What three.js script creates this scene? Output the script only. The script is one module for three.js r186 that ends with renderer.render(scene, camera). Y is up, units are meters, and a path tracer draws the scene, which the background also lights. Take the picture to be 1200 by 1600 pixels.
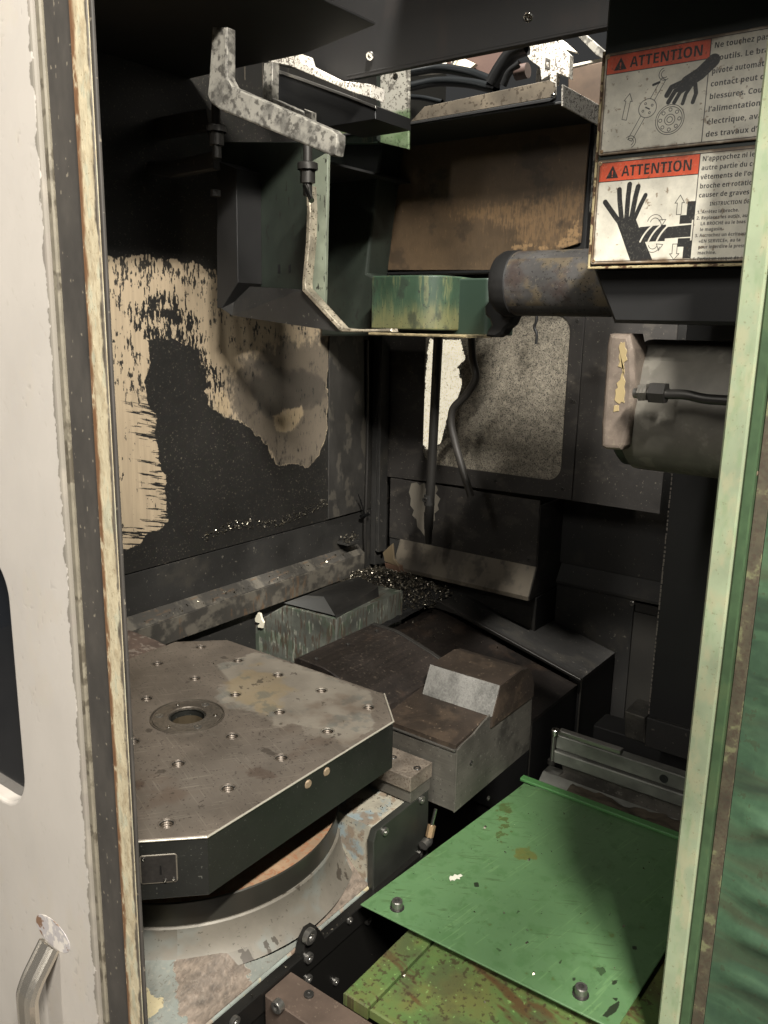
import * as THREE from 'three';
import { mergeGeometries, mergeVertices, toCreasedNormals } from 'three/addons/utils/BufferGeometryUtils.js';
import { RoundedBoxGeometry } from 'three/addons/geometries/RoundedBoxGeometry.js';
import { RectAreaLightUniformsLib } from 'three/addons/lights/RectAreaLightUniformsLib.js';

// ---------------------------------------------------------------- camera, background, lamps, exposure
RectAreaLightUniformsLib.init();
const scene = new THREE.Scene();
const camera = new THREE.PerspectiveCamera(63.22, 0.75, 0.05, 60);
camera.position.set(0, 1.59, 0);
camera.quaternion.setFromRotationMatrix(new THREE.Matrix4().makeBasis(
  new THREE.Vector3(0.8010, 0.0193, -0.5983), new THREE.Vector3(-0.1489, 0.9742, -0.1680), new THREE.Vector3(0.5797, 0.2237, 0.7835)));
const renderer = new THREE.WebGLRenderer({ antialias: true });
renderer.setSize(768, 1024);
renderer.toneMapping = THREE.LinearToneMapping;
renderer.toneMappingExposure = 0.88;
renderer.shadowMap.enabled = true;
scene.background = new THREE.Color(0.05, 0.05, 0.049);          // the dim hall around the machine

// a long tube fitting over the door and a smaller one over the open top of the machine
const LAMPS = [
  { at: [1.0, 3.5, 0.57], aim: [-0.75, 1.0, -0.95], w: 0.1, h: 0.8, power: 1380, color: [1, 0.965, 0.9], label: 'long tube lamp under the hall roof, in front of the machine' },
  { at: [-0.35, 3.5, 2.6], aim: [-0.6, 1.0, -1.2], w: 0.16, h: 1.2, power: 120, color: [1, 0.97, 0.91], label: 'longest tube lamp under the hall roof, farther from the machine' },
  { at: [-0.75, 3.5, -1.15], aim: [-0.95, 2.05, -1.76], w: 0.22, h: 0.22, power: 52, cone: 0.38, color: [1, 0.97, 0.91], label: 'square reflector lamp under the hall roof, above the open machine top' },
];

// ---------------------------------------------------------------- noise and textures
const rng = (s) => () => { s = (s + 0x6d2b79f5) | 0; let t = Math.imul(s ^ (s >>> 15), 1 | s); t = (t + Math.imul(t ^ (t >>> 7), 61 | t)) ^ t; return ((t ^ (t >>> 14)) >>> 0) / 4294967296; };
const LAT = new Float32Array(65536); { const r = rng(77); for (let i = 0; i < 65536; i++) LAT[i] = r(); }
const vn = (x, y, p, s, q = p) => {                                        // value noise, period p
  const xf = Math.floor(x), yf = Math.floor(y); let fx = x - xf, fy = y - yf;
  fx = fx * fx * (3 - 2 * fx); fy = fy * fy * (3 - 2 * fy);
  const x0 = ((xf % p) + p) % p, y0 = ((yf % q) + q) % q, x1 = (x0 + 1) % p, y1 = (y0 + 1) % q, o = s * 7919;
  const h = (a, b) => LAT[(a * 57 + b * 8837 + o + ((a * b) << 3)) & 65535];
  const a = h(x0, y0), b = h(x1, y0), c = h(x0, y1), d = h(x1, y1);
  return a + (b - a) * fx + (c - a) * fy + (a - b - c + d) * fx * fy;
};
const fbm = (x, y, oct, p, s = 0, q = p) => { let v = 0, a = 0.5, n = 0; for (let i = 0; i < oct; i++) { v += a * vn(x, y, p, s + i, q); n += a; a *= 0.6; x *= 2; y *= 2; p *= 2; q *= 2; } return v / n; };
const clamp = (x, a = 0, b = 1) => (x < a ? a : x > b ? b : x), sst = (a, b, x) => { x = clamp((x - a) / (b - a)); return x * x * (3 - 2 * x); };
const mixc = (o, c, t) => { o.r += (c[0] - o.r) * t; o.g += (c[1] - o.g) * t; o.b += (c[2] - o.b) * t; };
const setc = (o, c, k = 1) => { o.r = c[0] * k; o.g = c[1] * k; o.b = c[2] * k; };
// colour (0..255 sRGB) and bump / roughness / metalness of a surface, pixel by pixel
function paint(w, h, fn, wrap = THREE.RepeatWrapping) {
  const A = new Uint8Array(w * h * 4), W = w >> 1, B = new Uint8Array(W * (h >> 1) * 4), o = {}, mean = [0, 0];
  for (let j = 0, i = 0; j < h; j++) for (let k = 0; k < w; k++, i += 4) {
    o.r = o.g = o.b = 128; o.rough = 0.6; o.bump = 0.5; o.metal = 0;
    fn((k + 0.5) / w, (j + 0.5) / h, o);
    A[i] = clamp(o.r, 0, 255); A[i + 1] = clamp(o.g, 0, 255); A[i + 2] = clamp(o.b, 0, 255); A[i + 3] = 255; mean[0] += o.rough / (w * h); mean[1] += o.metal / (w * h);
    if (!((j | k) & 1)) { const q = ((j >> 1) * W + (k >> 1)) * 4; B[q] = clamp(o.bump) * 255; B[q + 1] = clamp(o.rough) * 255; B[q + 2] = clamp(o.metal) * 255; B[q + 3] = 255; }
  }
  const t = (d, x, y, srgb) => { const r = new THREE.DataTexture(d, x, y); r.magFilter = r.minFilter = THREE.LinearFilter; r.wrapS = r.wrapT = wrap; if (srgb) r.colorSpace = THREE.SRGBColorSpace; r.needsUpdate = true; return r; };
  return [t(A, w, h, true), w * h > 262144 ? t(B, W, h >> 1, false) : null, mean];
}
function surface(w, h, size, fn, bump = 0.0006, extra = {}) {        // size: metres that one tile covers; null for uv 0..1
  const [a, b, mean] = paint(w, h, fn, size ? THREE.RepeatWrapping : THREE.ClampToEdgeWrapping);
  for (const t of [a, b]) if (t && size) t.repeat.set(1 / (size[0] ?? size), 1 / (size[1] ?? size));
  if (!b) return new THREE.MeshPhysicalMaterial({ map: a, roughness: mean[0], metalness: mean[1], ...extra });
  return new THREE.MeshPhysicalMaterial({ map: a, roughnessMap: b, metalnessMap: b, bumpMap: b, bumpScale: bump, roughness: 1, metalness: 1, ...extra });
}
function polyMask(w, h, polys, box, blur) {                          // filled outlines given in the surface's own metres, softened by blur texels
  const c = document.createElement('canvas'); c.width = w; c.height = h; const g = c.getContext('2d');
  g.fillStyle = '#000'; g.fillRect(0, 0, w, h); g.fillStyle = '#fff';
  for (const p of polys) { g.beginPath(); p.forEach(([a, b], i) => g[i ? 'lineTo' : 'moveTo']((a - box[0]) / (box[1] - box[0]) * w, (b - box[2]) / (box[3] - box[2]) * h)); g.closePath(); g.fill(); }
  const d = g.getImageData(0, 0, w, h).data; let m = new Float32Array(w * h), n = new Float32Array(w * h);
  for (let i = 0; i < m.length; i++) m[i] = d[i * 4] / 255;
  const r = Math.max(1, Math.round(blur / 1.7));
  for (let pass = 0; pass < (blur > 0 ? 3 : 0); pass++) {
    for (let y = 0; y < h; y++) { let s = 0; for (let x = -r; x <= r; x++) s += m[y * w + clamp(x, 0, w - 1)]; for (let x = 0; x < w; x++) { n[y * w + x] = s / (2 * r + 1); s += m[y * w + Math.min(w - 1, x + r + 1)] - m[y * w + Math.max(0, x - r)]; } }
    for (let x = 0; x < w; x++) { let s = 0; for (let y = -r; y <= r; y++) s += n[clamp(y, 0, h - 1) * w + x]; for (let y = 0; y < h; y++) { m[y * w + x] = s / (2 * r + 1); s += n[Math.min(h - 1, y + r + 1) * w + x] - n[Math.max(0, y - r) * w + x]; } }
  }
  return (u, v) => m[clamp(Math.floor(v * h), 0, h - 1) * w + clamp(Math.floor(u * w), 0, w - 1)];
}
const simple = (color, roughness, metalness = 0, extra = {}) => new THREE.MeshPhysicalMaterial({ color, roughness, metalness, ...extra });

// ---------------------------------------------------------------- geometry
const V = (a) => new THREE.Vector3(...a);
function boxUV(g) {                                                  // uv in metres on the plane each face looks along
  g = g.index ? g.toNonIndexed() : g; if (!g.attributes.normal) g.computeVertexNormals();
  const p = g.attributes.position, uv = new Float32Array(p.count * 2), a = new THREE.Vector3(), b = new THREE.Vector3(), c = new THREE.Vector3();
  for (let i = 0; i < p.count; i += 3) {
    a.fromBufferAttribute(p, i); b.fromBufferAttribute(p, i + 1).sub(a); c.fromBufferAttribute(p, i + 2).sub(a); b.cross(c);
    const x = Math.abs(b.x), y = Math.abs(b.y), z = Math.abs(b.z), k = x >= y && x >= z ? 0 : y >= z ? 1 : 2;
    for (let j = i; j < i + 3; j++) { const q = [p.getX(j), p.getY(j), p.getZ(j)]; uv[j * 2] = k === 0 ? q[2] : q[0]; uv[j * 2 + 1] = k === 1 ? q[2] : q[1]; }
  }
  g.setAttribute('uv', new THREE.BufferAttribute(uv, 2)); return g;
}
function planeUV(g, ia, ib, a0, a1, b0, b1) {                        // uv 0..1 over a stretch of the surface
  const p = g.attributes.position, uv = new Float32Array(p.count * 2);
  for (let i = 0; i < p.count; i++) { const q = [p.getX(i), p.getY(i), p.getZ(i)]; uv[i * 2] = (q[ia] - a0) / (a1 - a0); uv[i * 2 + 1] = (q[ib] - b0) / (b1 - b0); }
  g.setAttribute('uv', new THREE.BufferAttribute(uv, 2)); return g;
}
const flip = (g) => { const n = g.index ? g.toNonIndexed() : g; for (const k in n.attributes) { const a = n.attributes[k], s = a.itemSize; for (let i = 0; i < a.count; i += 3) for (let c = 0; c < s; c++) { const t = a.array[(i + 1) * s + c]; a.array[(i + 1) * s + c] = a.array[(i + 2) * s + c]; a.array[(i + 2) * s + c] = t; } } return n; };
function prism(axis, pts, a, b, bevel = 0.0012, holes = [], seg = 1) {  // outline pulled along an axis: z of [x, y], y of [x, z], x of [z, y]
  const s = pts instanceof THREE.Shape ? pts : new THREE.Shape(pts.map((p) => new THREE.Vector2(p[0], p[1])));
  for (const [x, y, r] of holes) { const h = new THREE.Path(); h.absarc(x, y, r, 0, Math.PI * 2, true); s.holes.push(h); }
  const lo = Math.min(a, b), d = Math.abs(b - a); bevel = Math.min(bevel, d * 0.45);
  const g = new THREE.ExtrudeGeometry(s, { depth: d - 2 * bevel, bevelEnabled: bevel > 0, bevelThickness: bevel, bevelSize: bevel, bevelOffset: -bevel, bevelSegments: seg, curveSegments: 20 });
  g.translate(0, 0, lo + bevel);
  if (axis === 'z') return boxUV(g);
  const m = new THREE.Matrix4();
  if (axis === 'y') m.set(1, 0, 0, 0, 0, 0, 1, 0, 0, 1, 0, 0, 0, 0, 0, 1); else m.set(0, 0, 1, 0, 0, 1, 0, 0, 1, 0, 0, 0, 0, 0, 0, 1);
  return boxUV(flip(g.applyMatrix4(m)));
}
const rect = (x0, y0, x1, y1, r = 0) => { if (!r) return [[x0, y0], [x1, y0], [x1, y1], [x0, y1]]; const s = new THREE.Shape(); s.moveTo(x0 + r, y0); s.lineTo(x1 - r, y0); s.absarc(x1 - r, y0 + r, r, -Math.PI / 2, 0); s.lineTo(x1, y1 - r); s.absarc(x1 - r, y1 - r, r, 0, Math.PI / 2); s.lineTo(x0 + r, y1); s.absarc(x0 + r, y1 - r, r, Math.PI / 2, Math.PI); s.lineTo(x0, y0 + r); s.absarc(x0 + r, y0 + r, r, Math.PI, 1.5 * Math.PI); return s; };
const slab = (x0, x1, y0, y1, z0, z1, bevel = 0.0012) => prism('z', rect(Math.min(x0, x1), Math.min(y0, y1), Math.max(x0, x1), Math.max(y0, y1)), z0, z1, bevel);
const UP = new THREE.Vector3(0, 1, 0);
function cyl(p, q, r0, r1 = r0, seg = 24) { const a = V(p), b = V(q), d = b.clone().sub(a), g = new THREE.CylinderGeometry(r1, r0, d.length(), seg); g.applyQuaternion(new THREE.Quaternion().setFromUnitVectors(UP, d.clone().normalize())); const c = a.add(b).multiplyScalar(0.5); g.translate(c.x, c.y, c.z); if (seg > 6) return g; const f = g.toNonIndexed(); f.computeVertexNormals(); return f; }
function lathe(pts, p, dir = [0, 1, 0], seg = 32) { const g = new THREE.LatheGeometry(pts.map((t) => new THREE.Vector2(...t)), seg); g.applyQuaternion(new THREE.Quaternion().setFromUnitVectors(UP, V(dir).normalize())); return toCreasedNormals(g.translate(...p), 0.6); }
const tube = (pts, r, seg = 60, rad = 10) => new THREE.TubeGeometry(new THREE.CatmullRomCurve3(pts.map(V), false, 'centripetal'), seg, r, rad);
const merge = (list) => mergeGeometries(list.map((g) => { g = g.index ? g.toNonIndexed() : g; for (const k of Object.keys(g.attributes)) if (!['position', 'normal', 'uv'].includes(k)) g.deleteAttribute(k); return g; }));

// ---------------------------------------------------------------- things and parts
const taken = new Map(), origin = new WeakMap();
const numbered = (n) => { const k = taken.get(n) ?? 0; taken.set(n, k + 1); return k ? n + '_' + String(k).padStart(3, '0') : n; };
function thing(name, label, category, at, group) {
  const o = new THREE.Group(); o.name = numbered(name); o.position.set(...at); o.userData = { label, category }; if (group) o.userData.group = group;
  origin.set(o, V(at)); scene.add(o); return o;
}
function part(name, g, m, parent, label) {                           // g in the scene's metres
  const o = new THREE.Mesh(g, m), f = origin.get(parent); o.name = name; o.castShadow = o.receiveShadow = true;
  g.translate(-f.x, -f.y, -f.z); origin.set(o, f); parent.add(o); if (label) o.userData.label = label; return o;
}
function struct(name, g, m) { const o = new THREE.Mesh(g, m); o.name = name; o.castShadow = o.receiveShadow = true; o.userData = { kind: 'structure' }; origin.set(o, new THREE.Vector3()); scene.add(o); return o; }
// screws: one shape of each kind, placed many times
const capGeo = (() => { const p = [[1, 0], [1, 0.88], [0.88, 1], [0.5, 1], [0.5, 0.42], [0.42, 0.25], [0, 0.25]]; const g = new THREE.LatheGeometry(p.map((t) => new THREE.Vector2(...t)), 18); g.deleteAttribute('normal'); return toCreasedNormals(mergeVertices(g), 0.5); })();
const hexGeo = (() => { const g = new THREE.CylinderGeometry(1, 1, 1, 6); g.translate(0, 0.5, 0); return g.toNonIndexed(); })();
function screw(parent, at, dir, r, h, m, geo = capGeo, name = 'screw') {
  const o = new THREE.Mesh(geo, m), f = origin.get(parent); o.name = name; o.castShadow = o.receiveShadow = true;
  o.position.set(at[0] - f.x, at[1] - f.y, at[2] - f.z); o.scale.set(r, h, r); o.quaternion.setFromUnitVectors(UP, V(dir).normalize()); parent.add(o); return o;
}

// ---------------------------------------------------------------- materials
const sheetDark = surface(1024, 1024, 0.9, (u, v, o) => {            // oily black-painted sheet
  const n = fbm(u * 6, v * 6, 6, 6, 1), f = fbm(u * 120, v * 120, 3, 120, 4);
  setc(o, [35, 33.5, 31], 0.65 + 0.65 * n); mixc(o, [76, 70, 59], sst(0.58, 0.8, fbm(u * 9, v * 9, 5, 9, 9)) * 0.35);
  if (f > 0.8) mixc(o, [125, 118, 104], 0.5); o.rough = 0.42 + 0.35 * n + 0.1 * f; o.bump = 0.5 + 0.2 * (f - 0.5) + 0.3 * (n - 0.5);
}, 0.0004);
const sootBlack = surface(512, 512, 0.6, (u, v, o) => { const n = fbm(u * 8, v * 8, 5, 8, 3); setc(o, [23, 22, 21], 0.7 + 0.6 * n); o.rough = 0.5 + 0.3 * n; o.bump = n; }, 0.0005);
const greySteel = surface(1024, 1024, 0.4, (u, v, o) => {            // grey sheet steel, handled and oil-dark in clouds
  const n = fbm(u * 5, v * 5, 6, 5, 11), f = fbm(u * 90, v * 90, 3, 90, 14), s = fbm(u * 8, v * 140, 3, 8, 17, 140);
  setc(o, [104, 100, 92], 0.6 + 0.55 * n + 0.12 * (s - 0.5)); mixc(o, [52, 50, 46], sst(0.55, 0.72, fbm(u * 4, v * 4, 5, 4, 21)) * 0.7);
  if (f > 0.77) mixc(o, [150, 146, 136], 0.5); if (f < 0.22) mixc(o, [40, 38, 35], 0.5);
  o.rough = 0.36 + 0.3 * n; o.metal = 0.55; o.bump = 0.5 + 0.25 * (f - 0.5);
}, 0.0003);
const brownTop = surface(1024, 1024, 0.5, (u, v, o) => {             // burnt brown film on the way covers
  const n = fbm(u * 5, v * 5, 6, 5, 31), f = fbm(u * 140, v * 140, 2, 140, 34), p = fbm(u * 14, v * 14, 5, 14, 37);
  setc(o, [44, 36, 29], 0.45 + 0.9 * n); mixc(o, [80, 66, 52], sst(0.5, 0.78, p) * 0.5); mixc(o, [44, 38, 34], sst(0.5, 0.68, fbm(u * 3, v * 3, 4, 3, 39)) * 0.6);
  if (f > 0.83) mixc(o, [140, 124, 104], 0.5); o.rough = 0.36 + 0.3 * n; o.bump = 0.5 + 0.3 * (f - 0.5) + 0.2 * (p - 0.5);
}, 0.0004);
const scorched = surface(1024, 1024, 0.5, (u, v, o) => {             // sooty scorched sheet with a brown cast, brushed along the machine
  const n = fbm(u * 6, v * 6, 6, 6, 401), st = fbm(u * 90, v * 5, 4, 90, 404, 5), f = fbm(u * 120, v * 120, 3, 120, 407);
  setc(o, [36, 30, 26], 0.5 + 0.7 * n + 0.5 * (st - 0.5)); mixc(o, [70, 54, 42], sst(0.52, 0.72, fbm(u * 9, v * 7, 5, 9, 409, 7)) * 0.45); if (f > 0.74) mixc(o, [104, 94, 80], 0.4); o.rough = 0.34 + 0.3 * n; o.bump = 0.5 + 0.3 * (f - 0.5) + 0.2 * (st - 0.5);
}, 0.0004);
const mottled = surface(1024, 1024, 0.28, (u, v, o) => {             // bare steel with blotched grey scale
  const p = fbm(u * 10, v * 10, 6, 10, 41), q = fbm(u * 34, v * 34, 4, 34, 45), n = fbm(u * 3, v * 3, 4, 3, 48);
  setc(o, [146, 142, 132]); mixc(o, [98, 95, 89], sst(0.4, 0.62, 0.6 * p + 0.4 * q) * 0.85); mixc(o, [64, 61, 56], sst(0.54, 0.68, q) * 0.6); o.r *= 0.85 + 0.3 * n; o.g *= 0.85 + 0.3 * n; o.b *= 0.85 + 0.3 * n;
  o.rough = 0.45 + 0.25 * p; o.metal = 0.3; o.bump = p;
}, 0.0003);
const paleSpeckle = surface(1024, 1024, 0.3, (u, v, o) => {          // pale sheet peppered with dark oil spots
  const q = fbm(u * 110, v * 110, 3, 110, 51), p = fbm(u * 12, v * 12, 5, 12, 54);
  setc(o, [206, 200, 188], 0.85 + 0.25 * p); mixc(o, [96, 88, 78], sst(0.56, 0.66, q + 0.3 * (p - 0.5))); o.rough = 0.55; o.bump = q;
}, 0.0002);
const steel = simple(0x8d8a84, 0.34, 0.9), darkSteel = simple(0x3b3936, 0.4, 0.6), black = simple(0x0d0d0d, 0.55), brass = simple(0xa58a6a, 0.4, 0.6), chrome = simple(0xb9b6b0, 0.22, 1);
const rubberBlack = surface(256, 512, [0.2, 0.4], (u, v, o) => { const n = fbm(u * 10, v * 10, 5, 10, 61); setc(o, [58, 54, 49], 0.75 + 0.5 * n); if (fbm(u * 60, v * 60, 2, 60, 63) > 0.85) mixc(o, [150, 140, 120], 0.6); o.rough = 0.7; o.bump = n; }, 0.0006);
const greenCast = surface(1024, 1024, 0.35, (u, v, o) => {           // dark green enamel, yellowed and oily
  const n = fbm(u * 5, v * 5, 6, 5, 71), s = fbm(u * 40, v * 5, 4, 40, 74, 5), f = fbm(u * 100, v * 100, 2, 100, 77);
  setc(o, [44, 64, 47], 0.7 + 0.5 * n); mixc(o, [122, 114, 74], sst(0.54, 0.72, s) * 0.5); mixc(o, [128, 116, 74], sst(0.72, 0.54, v + 0.2 * (s - 0.5) + 0.16 * (n - 0.5)) * sst(0.45, 0.5, v) * 0.6); mixc(o, [34, 40, 32], sst(0.56, 0.74, fbm(u * 12, v * 7, 5, 12, 79, 7)) * 0.6); if (f > 0.8) mixc(o, [30, 28, 22], 0.6);
  o.rough = 0.42 + 0.3 * n; o.bump = 0.5 + 0.4 * (n - 0.5);
}, 0.0006);
const darkGreen = surface(512, 512, 0.4, (u, v, o) => { const n = fbm(u * 6, v * 6, 5, 6, 81), f = fbm(u * 70, v * 26, 3, 70, 84, 26); setc(o, [36, 42, 35], 0.65 + 0.5 * n); if (f > 0.74) mixc(o, [24, 24, 20], 0.8); o.rough = 0.5; o.bump = n; }, 0.0005);
const greyGreen = surface(512, 512, 0.3, (u, v, o) => { const n = fbm(u * 6, v * 6, 5, 6, 86), f = fbm(u * 60, v * 22, 3, 60, 88, 22); setc(o, [116, 122, 106], 0.7 + 0.45 * n); if (f > 0.72) mixc(o, [26, 26, 22], 0.85); o.rough = 0.5; o.bump = n; }, 0.0004);

// ---------------------------------------------------------------- setting: floor, roof, walls
struct('floor', slab(-4, 4, -0.06, 0, -5, 4, 0), surface(512, 512, 1.5, (u, v, o) => { const n = fbm(u * 6, v * 6, 6, 6, 91); setc(o, [92, 88, 82], 0.7 + 0.5 * n); o.rough = 0.7; o.bump = n; }, 0.001));
struct('machine_floor', slab(-1.6, 0.6, 0.38, 0.42, -2.5, -0.3, 0), sootBlack);

// wall on the far side of the pallet: beige paint, burnt and streaked with soot, roof shade painted dark above
const wz0 = -0.8, wz1 = -2.02, wy0 = 0.9, wy1 = 2.12;
const WB = [wz0, wz1, wy0, wy1], WN = 1400;
const sootAndShadeOut = [[[-1.156, 1.536], [-1.225, 1.539], [-1.256, 1.526], [-1.297, 1.512], [-1.332, 1.437], [-1.312, 1.42], [-1.336, 1.377], [-1.382, 1.358], [-1.423, 1.344], [-1.488, 1.301], [-1.522, 1.276], [-1.526, 1.248], [-1.549, 1.216], [-1.603, 1.213], [-1.674, 1.195], [-1.719, 1.225], [-1.74, 1.259], [-1.753, 1.281], [-1.76, 1.554], [-2.361, 1.595], [-2.445, 0.356], [-0.987, 0.846], [-1.048, 1.089], [-1.114, 1.094], [-1.132, 1.112], [-1.173, 1.118], [-1.196, 1.135], [-1.196, 1.168], [-1.191, 1.223], [-1.181, 1.273], [-1.176, 1.317], [-1.173, 1.36], [-1.154, 1.408], [-1.139, 1.446], [-1.161, 1.479], [-1.164, 1.506]], [[-0.98, 2.445], [-2.624, 3.143], [-2.779, 1.771], [-1.759, 1.714], [-1.579, 1.704], [-1.367, 1.695], [-1.221, 1.711], [-1.046, 1.711], [-0.921, 1.711]]];  // second outline paints the roof shade on the upper wall as dark
const sootTop = [[[-1.141, 1.636], [-1.17, 1.65], [-1.217, 1.646], [-1.27, 1.624], [-1.298, 1.582], [-1.34, 1.495], [-1.368, 1.45], [-1.367, 1.397], [-1.314, 1.42], [-1.328, 1.437], [-1.283, 1.497], [-1.212, 1.526], [-1.152, 1.534], [-1.136, 1.567]]];
const filmOut = [[[-1.345, 1.458], [-1.381, 1.517], [-1.444, 1.542], [-1.531, 1.554], [-1.76, 1.567], [-1.764, 1.271], [-1.719, 1.222], [-1.674, 1.192], [-1.549, 1.213], [-1.522, 1.273], [-1.423, 1.34], [-1.348, 1.376]]];
const filmCore = [[[-1.453, 1.483], [-1.554, 1.509], [-1.779, 1.519], [-1.781, 1.255], [-1.674, 1.187], [-1.549, 1.211], [-1.49, 1.294], [-1.422, 1.358], [-1.411, 1.418]]];
const smearOut = [[[-1.451, 1.431], [-1.53, 1.467], [-1.649, 1.468], [-1.739, 1.434], [-1.758, 1.381], [-1.674, 1.352], [-1.599, 1.354], [-1.528, 1.338], [-1.494, 1.365], [-1.473, 1.398]], [[-1.475, 1.492], [-1.553, 1.481], [-1.53, 1.459], [-1.481, 1.469]]];
const paleOut = [[[-1.54, 1.349], [-1.587, 1.358], [-1.649, 1.364], [-1.654, 1.337], [-1.618, 1.305], [-1.574, 1.303], [-1.546, 1.322]], [[-1.325, 1.413], [-1.367, 1.42], [-1.393, 1.391], [-1.401, 1.364], [-1.365, 1.356], [-1.336, 1.377]]];
const streakZone = [[[-1.042, 1.424], [-1.163, 1.417], [-1.229, 1.326], [-1.27, 1.201], [-1.264, 1.047], [-1.001, 1.046]]];
const mFc = polyMask(WN, WN, filmCore, WB, 44), mSx = polyMask(WN, WN, sootAndShadeOut, WB, 80), mS = polyMask(WN, WN, sootAndShadeOut, WB, 4), mSw = polyMask(WN, WN, sootAndShadeOut, WB, 40), mT = polyMask(WN, WN, sootTop, WB, 22), mF = polyMask(WN, WN, filmOut, WB, 3), mM = polyMask(WN, WN, smearOut, WB, 16), mP = polyMask(WN, WN, paleOut, WB, 4), mZ = polyMask(WN, WN, streakZone, WB, 24);
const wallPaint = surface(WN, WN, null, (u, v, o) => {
  const wob = (fbm(u * 36, v * 36, 4, 4096, 3) - 0.5) * 0.045, iso = fbm(u * 70, v * 70, 5, 4096, 5), ver = fbm(u * 300, v * 84, 4, 4096, 8), hor = fbm((u * 22 + v * 3), (v * 330 + u * 80), 4, 4096, 12), big = fbm(u * 6, v * 6, 4, 4096, 15);
  const z = mZ(u, v), uu = u + wob * 0.4 + 0.008 * (iso - 0.5), vv = v + wob * 0.4 + 0.008 * (ver - 0.5);
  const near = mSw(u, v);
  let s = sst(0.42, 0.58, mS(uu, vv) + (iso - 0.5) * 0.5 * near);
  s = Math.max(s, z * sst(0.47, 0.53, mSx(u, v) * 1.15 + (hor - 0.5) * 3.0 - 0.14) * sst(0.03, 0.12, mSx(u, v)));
  s = Math.max(s, sst(0.49, 0.53, mT(u, v) * 0.6 + (ver - 0.5) * 1.7 + (iso - 0.5) * 0.9));
  s = Math.max(s, sst(0.61, 0.66, ver * 0.65 + iso * 0.35 + 0.05 * sst(0.52, 0.66, v) + 0.1 * mSx(u, v) + 0.1 * (big - 0.5)) * (1 - z) * (1 - 0.75 * mF(u, v)) * 0.88);
  const f = mF(uu, vv), film = f * (1 - mP(uu, vv)) * sst(0.0, 0.42, mFc(u, v) + (iso - 0.5) * 1.0 + (ver - 0.5) * 0.5);
  setc(o, [174, 156, 129], 0.84 + 0.16 * fbm(u * 220, v * 14, 4, 4096, 19) + 0.14 * (big - 0.5));
  mixc(o, [100, 91, 79], film * 0.9); mixc(o, [72, 66, 59], sst(0.2, 0.9, mM(u, v) + (iso - 0.5) * 1.1 + (big - 0.5) * 0.6) * film * 0.8); mixc(o, [172, 152, 120], mP(uu, vv) * sst(0.42, 0.55, iso + 0.12) * f * 0.7);
  const edge = sst(0.08, 0.4, mS(uu, vv)) * (1 - sst(0.4, 0.6, mS(uu, vv))) * f; mixc(o, [190, 172, 140], edge * 0.7);
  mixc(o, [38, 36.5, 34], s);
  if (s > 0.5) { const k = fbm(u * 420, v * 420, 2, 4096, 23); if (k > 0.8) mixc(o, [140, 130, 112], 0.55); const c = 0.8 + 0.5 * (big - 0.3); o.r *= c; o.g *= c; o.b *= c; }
  o.rough = 0.66 - 0.22 * s + 0.1 * (iso - 0.5); o.bump = 0.55 - 0.2 * s + 0.2 * (ver - 0.5);
}, 0.0004);
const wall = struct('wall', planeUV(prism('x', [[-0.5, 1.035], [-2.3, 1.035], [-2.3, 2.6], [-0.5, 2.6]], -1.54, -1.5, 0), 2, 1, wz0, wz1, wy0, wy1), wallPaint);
part('wall_sheet', prism('x', [[-0.4, 0.40], [-2.3, 0.40], [-2.3, 1.031], [-0.4, 1.031]], -1.545, -1.503, 0.001), sheetDark, wall);
const stained = surface(1024, 256, [0.8, 0.2], (u, v, o) => {        // worn ledge: dark paint with patches of pale and rusty steel
  const n = fbm(u * 10, v * 3, 6, 10, 101, 3), p = fbm(u * 22, v * 6, 5, 22, 105, 6), s = fbm(u * 110, v * 4, 3, 110, 108, 4);
  setc(o, [58, 55, 50], 0.8 + 0.4 * n); mixc(o, [104, 98, 87], sst(0.46, 0.66, p) * 0.7); mixc(o, [96, 74, 54], sst(0.55, 0.7, s) * sst(0.5, 0.62, n) * 0.7); o.rough = 0.6; o.bump = p;
}, 0.0006);
part('ledge', prism('x', [[-0.4, 0.85], [-1.9, 0.85], [-1.9, 0.91], [-0.4, 0.91]], -1.5, -1.474, 0.002), stained, wall);
part('ledge_flange', prism('z', [[-1.503, 0.934], [-1.474, 0.911], [-1.478, 0.909], [-1.503, 0.928]], -0.4, -1.9, 0.0006), stained, wall);
part('wall_strip', prism('x', [[-1.757, 1.037], [-1.93, 1.037], [-1.93, 2.1], [-1.757, 2.1]], -1.5, -1.496, 0.0008), surface(512, 1024, [0.2, 1.1], (u, v, o) => {
  const n = fbm(u * 8, v * 30, 5, 8, 111, 30), p = fbm(u * 5, v * 16, 5, 5, 113, 16); setc(o, [46, 44, 41], 0.8 + 0.4 * n); mixc(o, [84, 79, 70], sst(0.55, 0.63, p) * 0.6); o.rough = 0.55; o.bump = p;
}, 0.0004), wall);
struct('back_wall', slab(-1.6, 0.6, 0.40, 2.02, -2.26, -2.3, 0), sheetDark);
struct('side_wall', slab(0.42, 0.46, 0.40, 2.1, -2.3, -0.9, 0), sheetDark);
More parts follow.
